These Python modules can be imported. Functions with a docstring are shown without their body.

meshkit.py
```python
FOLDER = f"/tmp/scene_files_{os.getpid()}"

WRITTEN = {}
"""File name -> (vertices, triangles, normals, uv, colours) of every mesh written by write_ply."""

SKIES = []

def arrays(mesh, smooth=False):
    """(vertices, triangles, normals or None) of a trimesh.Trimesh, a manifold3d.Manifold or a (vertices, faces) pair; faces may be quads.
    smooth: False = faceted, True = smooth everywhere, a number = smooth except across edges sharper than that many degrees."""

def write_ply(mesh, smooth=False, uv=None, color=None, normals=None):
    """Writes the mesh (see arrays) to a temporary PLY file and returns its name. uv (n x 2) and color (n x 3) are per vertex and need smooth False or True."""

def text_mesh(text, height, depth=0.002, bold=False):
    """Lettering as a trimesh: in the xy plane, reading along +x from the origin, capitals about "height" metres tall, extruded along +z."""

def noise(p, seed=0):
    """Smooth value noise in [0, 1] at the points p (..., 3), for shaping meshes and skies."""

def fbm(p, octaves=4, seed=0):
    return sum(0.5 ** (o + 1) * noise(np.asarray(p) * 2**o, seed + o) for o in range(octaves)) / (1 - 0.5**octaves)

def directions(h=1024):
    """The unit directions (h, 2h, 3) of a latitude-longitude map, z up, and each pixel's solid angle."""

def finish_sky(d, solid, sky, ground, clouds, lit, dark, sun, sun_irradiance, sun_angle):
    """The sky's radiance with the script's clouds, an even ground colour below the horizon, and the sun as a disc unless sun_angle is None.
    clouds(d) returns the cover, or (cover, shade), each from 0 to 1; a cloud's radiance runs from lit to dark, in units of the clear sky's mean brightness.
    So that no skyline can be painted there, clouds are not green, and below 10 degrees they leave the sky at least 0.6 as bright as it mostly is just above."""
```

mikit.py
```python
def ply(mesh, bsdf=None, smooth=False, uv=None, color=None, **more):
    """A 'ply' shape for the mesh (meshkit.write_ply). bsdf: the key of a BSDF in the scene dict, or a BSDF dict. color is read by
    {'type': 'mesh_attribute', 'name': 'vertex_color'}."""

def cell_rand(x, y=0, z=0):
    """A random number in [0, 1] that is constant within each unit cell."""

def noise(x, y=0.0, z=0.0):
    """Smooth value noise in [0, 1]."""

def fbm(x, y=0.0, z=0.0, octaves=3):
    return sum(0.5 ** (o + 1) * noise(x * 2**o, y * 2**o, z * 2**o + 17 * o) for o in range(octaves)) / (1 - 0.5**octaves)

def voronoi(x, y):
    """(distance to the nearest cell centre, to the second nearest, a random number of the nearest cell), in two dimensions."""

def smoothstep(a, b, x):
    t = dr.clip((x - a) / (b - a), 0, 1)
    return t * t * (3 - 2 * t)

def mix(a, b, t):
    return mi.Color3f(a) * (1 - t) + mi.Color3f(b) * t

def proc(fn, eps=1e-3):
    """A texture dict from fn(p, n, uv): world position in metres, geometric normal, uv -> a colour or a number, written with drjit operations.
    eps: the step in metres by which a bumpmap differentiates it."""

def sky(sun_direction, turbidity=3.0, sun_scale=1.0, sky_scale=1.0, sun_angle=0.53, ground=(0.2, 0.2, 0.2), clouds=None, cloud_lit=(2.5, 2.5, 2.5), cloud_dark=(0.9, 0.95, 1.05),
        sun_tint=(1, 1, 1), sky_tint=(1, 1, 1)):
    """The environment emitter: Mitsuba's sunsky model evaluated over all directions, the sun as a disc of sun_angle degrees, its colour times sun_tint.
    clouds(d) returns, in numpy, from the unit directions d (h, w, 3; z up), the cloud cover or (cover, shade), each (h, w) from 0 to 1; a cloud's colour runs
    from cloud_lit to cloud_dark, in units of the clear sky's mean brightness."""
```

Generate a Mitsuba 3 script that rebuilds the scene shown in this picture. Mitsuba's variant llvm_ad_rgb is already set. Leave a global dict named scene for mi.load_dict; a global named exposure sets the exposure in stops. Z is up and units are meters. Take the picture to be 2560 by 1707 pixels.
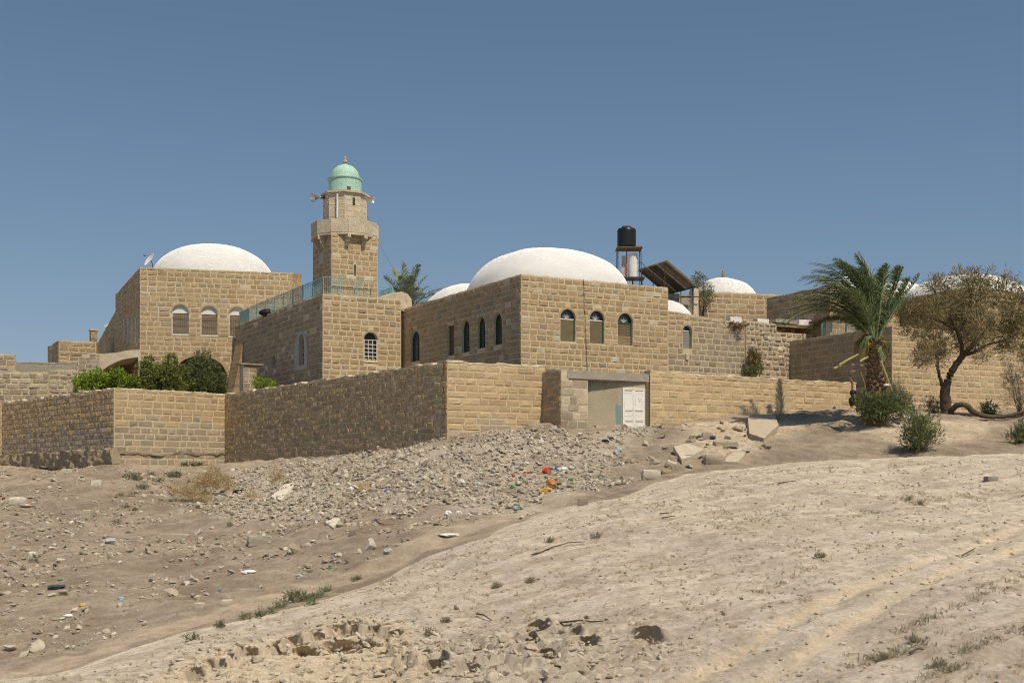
import math
import numpy as np
import shapely
import trimesh
import drjit as dr
import mitsuba as mi
import mikit
import meshkit
from mikit import noise, fbm, voronoi, smoothstep, mix
from shapely.geometry import Polygon, box as sbox
from shapely.ops import unary_union
from scipy.interpolate import RBFInterpolator, RegularGridInterpolator

T = mi.ScalarTransform4f
scene, labels = {}, {}

# ------------------------------------------------------------------ camera, sky, exposure
F, CX, VH = 3137.0, 1280.0, 1205.0            # focal length, centre column and horizon row of the 2560 x 1707 photograph
CAM_TILT = 0.0
scene['camera'] = {
    'type': 'perspective', 'fov': math.degrees(2 * math.atan(1280 / F)), 'fov_axis': 'x',
    'principal_point_offset_y': (853.5 - VH) / 1707.0,
    'near_clip': 0.5, 'far_clip': 6000.0,
    'to_world': T().look_at(origin=[0, 0, 0], target=[0, 1, 0], up=[0, 0, 1])}
SUN = np.array([0.336, -0.517, 0.88])
scene['sky'] = mikit.sky(SUN.tolist(), turbidity=2.6, sun_scale=1.2, sky_scale=0.97, ground=(0.28, 0.25, 0.205), sky_tint=(1.0, 0.97, 0.91), sun_tint=(0.96, 1.0, 1.0))
exposure = 1.17

# ------------------------------------------------------------------ helpers
def P(u, v, Y):
    return np.array([(u - CX) / F * Y, Y, (VH - v) / F * Y])

def proj(p):
    p = np.asarray(p, float)
    return CX + F * p[..., 0] / p[..., 1], VH - F * p[..., 2] / p[..., 1]

def unit(v):
    v = np.asarray(v, float)
    return v / np.linalg.norm(v)

D1 = unit([-0.485, 0.874, 0.0])               # away and to the left
D2 = unit([0.877, 0.481, 0.0])                # away and to the right
ZH = np.array([0, 0, 1.0])
used = {}

def name_key(base):
    k = used.get(base, -1) + 1
    used[base] = k
    return base if k == 0 else f'{base}_{k:03d}'

def add(key, mesh, bsdf, smooth=False, uv=None, fixed=False):
    key = key if fixed else name_key(key)
    scene[key] = mikit.ply(mesh, bsdf, smooth=smooth, uv=uv)
    return key

def thing(key, label, category, group=None):
    key = name_key(key)
    labels[key] = {'label': label, 'category': category}
    if group:
        labels[key]['group'] = group
    return key

def join(meshes):
    vs, fs, n = [], [], 0
    for m in meshes:
        v, f = (np.asarray(m.vertices), np.asarray(m.faces)) if hasattr(m, 'vertices') else m[:2]
        vs.append(v); fs.append(f + n); n += len(v)
    return trimesh.Trimesh(np.vstack(vs), np.vstack(fs), process=False)

def tube(points, radii, sides=6):
    p = np.asarray(points, float)
    r = np.broadcast_to(np.asarray(radii, float), (len(p),))
    t = np.gradient(p, axis=0)
    t /= np.linalg.norm(t, axis=1, keepdims=True) + 1e-12
    a = np.cross(t, np.where(np.abs(t[:, 2:]) < 0.9, [0, 0, 1.0], [1.0, 0, 0]))
    a /= np.linalg.norm(a, axis=1, keepdims=True) + 1e-12
    b, ang = np.cross(t, a), np.arange(sides) * 2 * np.pi / sides
    v = p[:, None] + r[:, None, None] * (np.cos(ang)[None, :, None] * a[:, None] + np.sin(ang)[None, :, None] * b[:, None])
    i, j = np.meshgrid(np.arange(len(p) - 1), np.arange(sides), indexing='ij')
    q = np.stack([i * sides + j, i * sides + (j + 1) % sides, (i + 1) * sides + (j + 1) % sides, (i + 1) * sides + j], -1).reshape(-1, 4)
    f = np.vstack([q[:, [0, 1, 2]], q[:, [0, 2, 3]]])
    v = np.vstack([v.reshape(-1, 3), p[0], p[-1]])
    n = len(p) * sides
    j = np.arange(sides)
    f = np.vstack([f, np.stack([j * 0 + n, (j + 1) % sides, j], 1), np.stack([j * 0 + n + 1, n - sides + j, n - sides + (j + 1) % sides], 1)])
    return trimesh.Trimesh(v, f, process=False)

def obox(c, ax, ay, az, hx, hy, hz):
    m = trimesh.creation.box((2 * hx, 2 * hy, 2 * hz))
    v = np.asarray(c) + m.vertices[:, :1] * ax + m.vertices[:, 1:2] * ay + m.vertices[:, 2:] * az
    return trimesh.Trimesh(v, m.faces, process=False)

def lathe(profile, centre, n=32):
    m = trimesh.creation.revolve(np.asarray(profile, float), sections=n)
    m.apply_translation(centre)
    return m

def rough(mesh, amp, scale, seed=0):
    v = np.asarray(mesh.vertices, float)
    d = np.stack([meshkit.fbm(v / scale + 31.7 * k, 3, seed + k) - 0.5 for k in range(3)], 1)
    return trimesh.Trimesh(v + d * 2 * amp, mesh.faces, process=False)

class Face:
    """An upright wall face: s metres along it from A, z height, d metres out of it."""
    def __init__(self, A, B):
        A, B = np.asarray(A, float) * [1, 1, 0], np.asarray(B, float) * [1, 1, 0]
        self.A, self.L = A, np.linalg.norm(B - A)
        self.ex = (B - A) / self.L
        self.n = np.cross(self.ex, ZH)
    def at(self, s, z, d=0.0):
        s, z, d = np.broadcast_arrays(np.asarray(s, float), z, d)
        return self.A + s[..., None] * self.ex + z[..., None] * ZH + d[..., None] * self.n
    def sz(self, u, v, d=0.0):
        r = np.array([(u - CX) / F, 1.0, 0])
        t = np.dot(self.A + self.n * d, self.n) / np.dot(r, self.n)
        p = r * t
        return float(np.dot(p - self.A, self.ex)), float((VH - v) / F * t)
    def prism(self, poly, d0, d1):
        polys = getattr(poly, 'geoms', [poly])
        out = []
        for g in polys:
            m = trimesh.creation.extrude_polygon(g, d1 - d0, engine='earcut')
            v = self.A + m.vertices[:, :1] * self.ex + m.vertices[:, 1:2] * ZH + (m.vertices[:, 2:] + d0) * self.n
            out.append(trimesh.Trimesh(v, m.faces, process=False))
        return join(out)

def arch_poly(s0, s1, z0, zt, arch=True, n=14, flat=1.0):
    if not arch:
        return sbox(s0, z0, s1, zt)
    c, r = (s0 + s1) / 2, (s1 - s0) / 2
    rise = r * flat
    a = np.linspace(0, np.pi, n)
    return Polygon([(s0, z0), (s1, z0)] + [(c + r * math.cos(x), zt - rise + rise * math.sin(x)) for x in a])

# ------------------------------------------------------------------ materials
def two(b):
    return {'type': 'twosided', 'b': b}

def dif(fn, rough_=0.9, spec=0.25):
    return two({'type': 'principled', 'base_color': mikit.proc(fn), 'roughness': rough_, 'specular': spec})

def flat(rgb, rough_=0.7, metallic=0.0, spec=0.3):
    return two({'type': 'principled', 'base_color': {'type': 'rgb', 'value': list(rgb)}, 'roughness': rough_, 'metallic': metallic, 'specular': spec})

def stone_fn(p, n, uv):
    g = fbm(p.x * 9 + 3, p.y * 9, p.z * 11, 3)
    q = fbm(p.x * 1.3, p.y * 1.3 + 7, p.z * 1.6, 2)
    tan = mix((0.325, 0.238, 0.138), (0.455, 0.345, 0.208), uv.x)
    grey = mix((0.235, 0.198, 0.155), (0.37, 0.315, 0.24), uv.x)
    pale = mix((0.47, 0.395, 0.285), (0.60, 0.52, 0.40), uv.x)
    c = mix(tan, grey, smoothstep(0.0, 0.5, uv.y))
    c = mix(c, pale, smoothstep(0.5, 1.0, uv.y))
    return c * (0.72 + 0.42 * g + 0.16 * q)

def mortar_fn(p, n, uv):
    g = fbm(p.x * 6, p.y * 6, p.z * 7, 3)
    q = fbm(p.x * 0.7 + 5, p.y * 0.7, p.z * 0.9, 3)
    return mix((0.47, 0.395, 0.275), (0.61, 0.53, 0.385), q) * (0.85 + 0.3 * g)

def farwall_fn(p, n, uv):
    h = p.z / 0.42
    row = dr.floor(h)
    s = (p.x * 0.8 + p.y * 0.6) / 0.75 + mikit.cell_rand(row, 3) * 7
    jz, js = h - row, s - dr.floor(s)
    joint = dr.maximum(smoothstep(0.84, 0.93, jz), smoothstep(0.88, 0.95, js))
    tone = mikit.cell_rand(dr.floor(s), row, 2)
    g = fbm(p.x * 8, p.y * 8, p.z * 8, 3)
    return mix(mix((0.26, 0.18, 0.105), (0.38, 0.28, 0.17), tone), (0.44, 0.36, 0.25), joint) * (0.75 + 0.45 * g)

def white_fn(p, n, uv):
    q = fbm(p.x * 0.9, p.y * 0.9, p.z * 1.2, 4)
    s = fbm(p.x * 5 + 9, p.y * 5, p.z * 9, 3)
    spots = smoothstep(0.66, 0.76, s) * smoothstep(0.48, 0.62, q)
    return mix(mix((0.62, 0.63, 0.64), (0.72, 0.73, 0.74), q), (0.46, 0.445, 0.41), spots * 0.6)

def lime_fn(p, n, uv):
    q = fbm(p.x * 1.4, p.y * 1.4, p.z * 2.2, 4)
    s = fbm(p.x * 7, p.y * 7 + 3, p.z * 9, 3)
    return mix((0.42, 0.36, 0.265), (0.62, 0.545, 0.43), q) * (0.8 + 0.38 * s)

def concrete_fn(p, n, uv):
    q = fbm(p.x * 1.1, p.y * 1.1, p.z * 2.5, 4)
    s = fbm(p.x * 12, p.y * 12, p.z * 12, 2)
    return mix((0.26, 0.235, 0.195), (0.40, 0.37, 0.31), q) * (0.85 + 0.3 * s)

def plaster_fn(p, n, uv):
    q = fbm(p.x * 1.3, p.y * 1.3, p.z * 1.3, 4)
    s = fbm(p.x * 10, p.y * 10, p.z * 10, 2)
    return mix((0.32, 0.28, 0.205), (0.43, 0.385, 0.295), q) * (0.88 + 0.24 * s)

def green_fn(p, n, uv):
    q = fbm(p.x * 2.5, p.y * 2.5, p.z * 3.5, 4)
    return mix((0.34, 0.56, 0.475), (0.395, 0.61, 0.525), q)

def shutter_fn(p, n, uv):
    q = fbm(p.x * 3, p.y * 3, p.z * 3, 3)
    return mix((0.135, 0.108, 0.066), (0.185, 0.15, 0.097), q)

def ground_fn(p, n, uv):
    g0 = fbm(p.x * 14, p.y * 14, 0, 3)
    g1 = fbm(p.x * 2.3 + 11, p.y * 2.3, 0, 4)
    g2 = fbm(p.x * 0.35, p.y * 0.35 + 4, 0, 3)
    st = fbm((p.x * 0.8 + p.y * 0.6) * 0.35, (p.y * 0.8 - p.x * 0.6) * 2.6, 0, 4)     # streaks along the field
    g3 = fbm((p.x * 0.8 + p.y * 0.6) * 1.6, (p.y * 0.8 - p.x * 0.6) * 4.2 + 8, 0, 3)
    g4 = fbm(p.x * 5.5 + 2, p.y * 5.5, 0, 3)
    marl = mix((0.325, 0.28, 0.228), (0.41, 0.362, 0.302), smoothstep(0.3, 0.7, 0.3 * g1 + 0.7 * st))
    marl = mix(marl, (0.245, 0.195, 0.142), smoothstep(0.54, 0.68, 0.55 * g3 + 0.45 * g4) * 0.42)
    marl = mix(marl, (0.48, 0.435, 0.372), smoothstep(0.56, 0.68, 0.5 * g1 + 0.5 * fbm(p.x * 4 + 31, p.y * 4, 0, 3)) * 0.45)
    sand = mix((0.40, 0.335, 0.25), (0.50, 0.425, 0.325), g1)
    soil = mix((0.187, 0.15, 0.114), (0.278, 0.23, 0.181), smoothstep(0.25, 0.75, 0.5 * g1 + 0.5 * g2))
    dust = mix((0.30, 0.262, 0.215), (0.39, 0.345, 0.29), g1)
    c = mix(marl, sand, smoothstep(0.15, 0.5, uv.x))
    c = mix(c, soil, smoothstep(0.5, 1.0, uv.x))
    c = mix(c, dust, uv.y)
    return c * (0.74 + 0.52 * g0)

def rock_fn(p, n, uv):
    g = fbm(p.x * 8, p.y * 8, p.z * 8, 3)
    a = mix((0.26, 0.215, 0.16), (0.43, 0.37, 0.29), uv.x)
    b = mix((0.27, 0.245, 0.20), (0.63, 0.585, 0.50), uv.x)
    return mix(a, b, uv.y) * (0.78 + 0.44 * g)

def leaf(dark, light, trans=0.5):
    return {'type': 'principledthin', 'base_color': mikit.proc(lambda p, n, uv: mix(dark, light, uv.x)), 'roughness': 0.65, 'diff_trans': trans, 'spec_trans': 0.0, 'eta': 1.35}

def bark_fn(p, n, uv):
    q = fbm(p.x * 9, p.y * 9, p.z * 3, 3)
    return mix((0.055, 0.04, 0.028), (0.13, 0.10, 0.072), q)

def palm_bark_fn(p, n, uv):
    q = fbm(p.x * 7, p.y * 7, p.z * 5, 3)
    return mix((0.10, 0.065, 0.038), (0.27, 0.185, 0.11), q)

scene.update({
    'm_stone': dif(stone_fn), 'm_mortar': dif(mortar_fn), 'm_farwall': dif(farwall_fn),
    'm_white': dif(white_fn, 0.85), 'm_lime': dif(lime_fn), 'm_concrete': dif(concrete_fn), 'm_plaster': dif(plaster_fn),
    'm_green': dif(green_fn, 0.55, 0.4), 'm_shutter': dif(shutter_fn, 0.6), 'm_ground': dif(ground_fn, 0.95, 0.15), 'm_rock': dif(rock_fn, 0.9),
    'm_bark': dif(bark_fn), 'm_palm_bark': dif(palm_bark_fn),
    'm_leaf_palm': leaf((0.07, 0.105, 0.048), (0.30, 0.36, 0.19)), 'm_leaf_dry': leaf((0.228, 0.158, 0.052), (0.480, 0.376, 0.152)),
    'm_leaf_tam': leaf((0.135, 0.12, 0.06), (0.39, 0.335, 0.185)), 'm_leaf_lime': leaf((0.096, 0.175, 0.021), (0.400, 0.512, 0.080)),
    'm_leaf_dark': leaf((0.065, 0.09, 0.04), (0.235, 0.265, 0.12)), 'm_leaf_sage': leaf((0.123, 0.137, 0.079), (0.304, 0.304, 0.184)),
    'm_leaf_straw': leaf((0.333, 0.219, 0.105), (0.600, 0.496, 0.280), 0.3),
    'm_teal': flat((0.24, 0.42, 0.42), 0.5), 'm_teal_dark': flat((0.04, 0.12, 0.12), 0.5), 'm_frame_white': flat((0.70, 0.70, 0.68), 0.5),
    'm_door_white': dif(lambda p, n, uv: mix((0.74, 0.74, 0.71), (0.82, 0.82, 0.80), fbm(p.x * 3, p.y * 3, p.z * 3, 3)), 0.5),
    'm_frame_green': flat((0.045, 0.10, 0.05), 0.5), 'm_pane': two({'type': 'principled', 'base_color': {'type': 'rgb', 'value': [0.05, 0.055, 0.06]}, 'roughness': 0.06, 'specular': 0.6}),
    'm_blind': dif(lambda p, n, uv: mix((0.20, 0.16, 0.12), (0.27, 0.22, 0.165), fbm(p.x * 2, p.y * 2, p.z * 3, 3)), 0.7),
    'm_wood': dif(lambda p, n, uv: mix((0.10, 0.075, 0.052), (0.17, 0.13, 0.09), fbm(p.x * 6, p.y * 6, p.z * 2, 3)), 0.8),
    'm_metal': two({'type': 'roughconductor', 'material': 'Al', 'alpha': 0.28}), 'm_iron': flat((0.09, 0.075, 0.062), 0.6), 'm_rust': flat((0.23, 0.105, 0.055), 0.75),
    'm_tank': flat((0.012, 0.013, 0.015), 0.38, 0.0, 0.4), 'm_panel_back': dif(lambda p, n, uv: mix((0.14, 0.118, 0.085), (0.19, 0.16, 0.118), fbm(p.x * 2, p.y * 2, p.z * 2, 2)), 0.6),
    'm_panel_dark': flat((0.06, 0.05, 0.036), 0.5), 'm_brown_post': flat((0.15, 0.115, 0.082), 0.7), 'm_orange': flat((0.55, 0.22, 0.05), 0.6), 'm_hinge': flat((0.58, 0.40, 0.22), 0.6), 'm_tealpaint': flat((0.18, 0.28, 0.26), 0.8),
    'm_red': flat((0.55, 0.05, 0.03), 0.5), 'm_yellow': flat((0.55, 0.36, 0.10), 0.7), 'm_blue': flat((0.06, 0.16, 0.50), 0.5), 'm_skyblue': flat((0.25, 0.50, 0.75), 0.5), 'm_bag_white': flat((0.75, 0.76, 0.77), 0.5),
    'm_bag_black': flat((0.02, 0.02, 0.024), 0.4), 'm_bag_green': flat((0.05, 0.26, 0.12), 0.5), 'm_bag_grey': flat((0.42, 0.45, 0.47), 0.6), 'm_pink': flat((0.36, 0.20, 0.21), 0.8), 'm_tarp': flat((0.03, 0.075, 0.055), 0.7), 'm_graffiti': flat((0.36, 0.40, 0.43), 0.7),
})

# ------------------------------------------------------------------ the lie of the land
_c = []
def gp(u, v, Y, dz=0.0):
    p = P(u, v, Y); p[2] += dz
    _c.append(p)
for u, Y in ((-100, 26), (400, 25.5), (900, 25), (1400, 24.5), (1900, 24), (2300, 23.5), (2700, 23)):
    gp(u, 1720, Y)
CREST = [(0, 1705, 30), (150, 1690, 31), (350, 1625, 33), (560, 1562, 35), (870, 1470, 39), (1100, 1375, 43), (1450, 1258, 50), (1750, 1175, 56), (2000, 1157, 59), (2300, 1147, 61), (2560, 1132, 63), (2800, 1120, 65)]
for u, v, Y in CREST:
    gp(u, v, Y)
    q = P(u, v, Y); w = q * (Y + 2.6) / Y
    w[2] = q[2] - (0.30 if u < 1700 else 0.12)
    _c.append(w)
for a in ((1000, 1600, 31), (1400, 1500, 33), (1400, 1380, 39), (1800, 1400, 36), (1800, 1280, 44), (2300, 1300, 41), (2300, 1450, 31), (2560, 1250, 47), (2560, 1450, 30), (1400, 1640, 27), (1900, 1600, 27), (2400, 1600, 26),
          (0, 1640, 37), (300, 1580, 39), (560, 1520, 41.5), (870, 1430, 45.5), (1100, 1342, 49), (1450, 1240, 55),
          (0, 1550, 43), (0, 1400, 55), (0, 1280, 72), (0, 1200, 95), (5, 1157, 110), (285, 1163, 92.7), (285, 1230, 78), (285, 1330, 63), (285, 1450, 50), (285, 1520, 43.5),
          (563, 1166, 98.5), (563, 1230, 80), (563, 1330, 62), (563, 1430, 49.5), (830, 1135, 85), (830, 1200, 72), (830, 1300, 58), (830, 1380, 50),
          (1118, 1097, 71.7), (1118, 1160, 65), (1118, 1230, 58), (1118, 1300, 52), (1360, 1066, 75), (1403, 1073, 73), (1360, 1130, 67), (1400, 1200, 60),
          (1590, 1068, 75.3), (1590, 1110, 69), (1590, 1160, 63), (1590, 1200, 59), (1810, 1037, 79.3), (1810, 1075, 72), (1810, 1120, 66),
          (2086, 1035, 84), (2086, 1080, 74), (2086, 1120, 67), (2185, 1040, 76), (2290, 1128, 66), (2365, 1043, 79), (2365, 1090, 71), (2365, 1130, 66), (2560, 1030, 82), (2560, 1080, 74), (2560, 1118, 68)):
    gp(*a)
for a in ((-60, 130, 3), (-30, 120, 3.2), (-5, 110, 4), (15, 100, 4.8), (35, 100, 5.2), (60, 100, 5), (0, 140, 5), (-70, 100, 1.5), (70, 140, 6), (-60, 60, -3.5), (60, 60, 2.2), (50, 35, -1), (-45, 30, -6), (0, 12, -6), (-30, 5, -7), (30, 5, -6), (0, -30, -7)):
    _c.append(np.array(a, float))
_c = np.array(_c)
_rbf = RBFInterpolator(_c[:, :2], _c[:, 2], kernel='thin_plate_spline', smoothing=0.4)
_gx, _gy = np.arange(-90, 91, 1.0), np.arange(-40, 161, 1.0)
_GX, _GY = np.meshgrid(_gx, _gy, indexing='ij')
_base = RegularGridInterpolator((_gx, _gy), _rbf(np.stack([_GX.ravel(), _GY.ravel()], 1)).reshape(_GX.shape), method='linear')

def crest_y(x):
    c = np.array([P(*a)[:2] for a in CREST])
    c = c[np.argsort(c[:, 0])]
    return np.interp(x, c[:, 0], c[:, 1])

def base_height(x, y):
    return _base(np.stack([np.clip(x, -89.9, 89.9), np.clip(y, -39.9, 159.9)], -1))

def ground_hit(u, v, H=base_height):
    """Where the photograph's ray meets the ground."""
    t = np.arange(12, 130, 0.05)
    x, z = (u - CX) / F * t, (VH - v) / F * t
    below = np.nonzero(z < H(x, t))[0]
    k = below[0] if len(below) else len(t) - 1
    return np.array([x[k], t[k], z[k]])

TRACK = np.array([ground_hit(u, v)[:2] for u, v in ((1600, 1790), (1820, 1690), (2040, 1560), (2260, 1450), (2460, 1370), (2620, 1310))])
TRACK_B = np.array([ground_hit(u, v)[:2] for u, v in ((-60, 1700), (130, 1662), (330, 1602), (560, 1535), (760, 1468), (900, 1425), (1080, 1350), (1260, 1290), (1420, 1242))])

def poly_dist(x, y, line):
    best = np.full(x.shape, 1e9)
    for a, b in zip(line[:-1], line[1:]):
        d = b - a
        t = np.clip(((x - a[0]) * d[0] + (y - a[1]) * d[1]) / (d @ d), 0, 1)
        best = np.minimum(best, np.hypot(x - a[0] - t * d[0], y - a[1] - t * d[1]))
    return best

def sstep(a, b, x):
    t = np.clip((x - a) / (b - a), 0, 1)
    return t * t * (3 - 2 * t)

# an eroded scarp in the near bank, with hollows scooped into it
SCARP = [ground_hit(u, v)[:2] for u, v in ((330, 1720), (470, 1672), (600, 1632), (740, 1596), (860, 1566), (950, 1572), (985, 1612), (1010, 1665), (1000, 1730))]
SCARP = np.array(SCARP)
HOLLOWS = [((850, 1598), 0.62, 0.50), ((800, 1612), 0.40, 0.38), ((902, 1592), 0.42, 0.44), ((762, 1612), 0.45, 0.40), ((1345, 1583), 0.34, 0.40), ((1258, 1618), 0.2, 0.25), ((1470, 1620), 0.26, 0.3), ((1615, 1605), 0.42, 0.45), ((1330, 1610), 0.24, 0.3), ((1365, 1636), 0.24, 0.3), ((985, 1582), 0.28, 0.3), ((1010, 1612), 0.2, 0.25), ((1090, 1695), 0.3, 0.35), ((1215, 1655), 0.2, 0.25),
           ((635, 1640), 0.22, 0.3), ((545, 1655), 0.2, 0.28), ((490, 1668), 0.2, 0.26), ((700, 1618), 0.2, 0.2), ((1445, 1700), 0.16, 0.2), ((1180, 1690), 0.2, 0.25), ((1440, 1590), 0.18, 0.2)]
HOLLOWS = [(ground_hit(*a)[:2], r, d) for a, r, d in HOLLOWS]
_hr = np.random.default_rng(8)
for _i in range(22):
    _t = _hr.uniform(0.3, len(SCARP) - 2.6); _j = int(_t)
    HOLLOWS.append((SCARP[_j] + (SCARP[_j + 1] - SCARP[_j]) * (_t - _j) + _hr.normal(0, 0.12, 2), _hr.uniform(0.12, 0.26), _hr.uniform(0.15, 0.32)))
ERODE = ground_hit(1180, 1660)[:2]

def detail(x, y):
    p = np.stack([x, y, x * 0], -1)
    far = y - crest_y(x)                                       # positive beyond the crest
    slope_side = sstep(0.0, 4.0, far)
    z = (meshkit.fbm(p / 5.0, 3, 3) - 0.5) * 0.55
    z += (meshkit.fbm(p / 0.9, 3, 9) - 0.5) * (0.13 + 0.10 * slope_side)
    a, b = (x * 0.8 + y * 0.6), (y * 0.8 - x * 0.6)            # furrows run along the field
    q = np.stack([a * 0.22, b * 1.5, a * 0], -1)
    z += (meshkit.fbm(q, 4, 17) - 0.5) * 0.12 * (1 - slope_side)
    q = np.stack([a * 1.0, b * 3.2, a * 0], -1)
    z += (meshkit.fbm(q, 3, 27) - 0.5) * 0.085
    td = poly_dist(x, y, TRACK)
    z -= 0.10 * np.exp(-((td - 0.6) / 0.3) ** 2)
    z += slope_side * (meshkit.fbm(p / 2.1, 3, 77) - 0.5) * 0.4
    # crumbled, pitted crust round the eroded bank
    er = np.exp(-(((x - ERODE[0]) / 3.4) ** 2 + ((y - ERODE[1]) / 3.2) ** 2))
    cr = meshkit.fbm(p / 0.42, 3, 91)
    z += er * (0.26 * sstep(0.42, 0.62, cr) - 0.2 * sstep(0.55, 0.75, meshkit.fbm(p / 0.3, 2, 95)))
    inside = shapely.contains_xy(SCARP_LOW, x.ravel(), y.ravel()).reshape(x.shape)
    wob = (meshkit.fbm(p / 0.55, 4, 41) - 0.5) * 1.1
    sd = np.where(inside, 1, -1) * poly_dist(x, y, SCARP) + wob
    z -= 0.23 * sstep(-0.06, 0.10, sd) * sstep(22.0, 25.0, y)
    z += np.exp(-(poly_dist(x, y, SCARP) / 1.2) ** 2) * (meshkit.fbm(p / 0.22, 3, 101) - 0.5) * 0.14
    return z

SCARP_LOW = Polygon(np.vstack([SCARP, [[SCARP[-1][0], 10], [-40, 10], [-40, SCARP[0][1]]]])).buffer(0)

def height(x, y):
    x, y = np.asarray(x, float), np.asarray(y, float)
    return base_height(x, y) + detail(x, y)

def graded(steps):
    out = [steps[0][0]]
    for end, d in steps[1:]:
        out += list(np.arange(1, max(1, round((end - out[-1]) / d)) + 1) * ((end - out[-1]) / max(1, round((end - out[-1]) / d))) + out[-1])
    return np.array(out)

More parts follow.
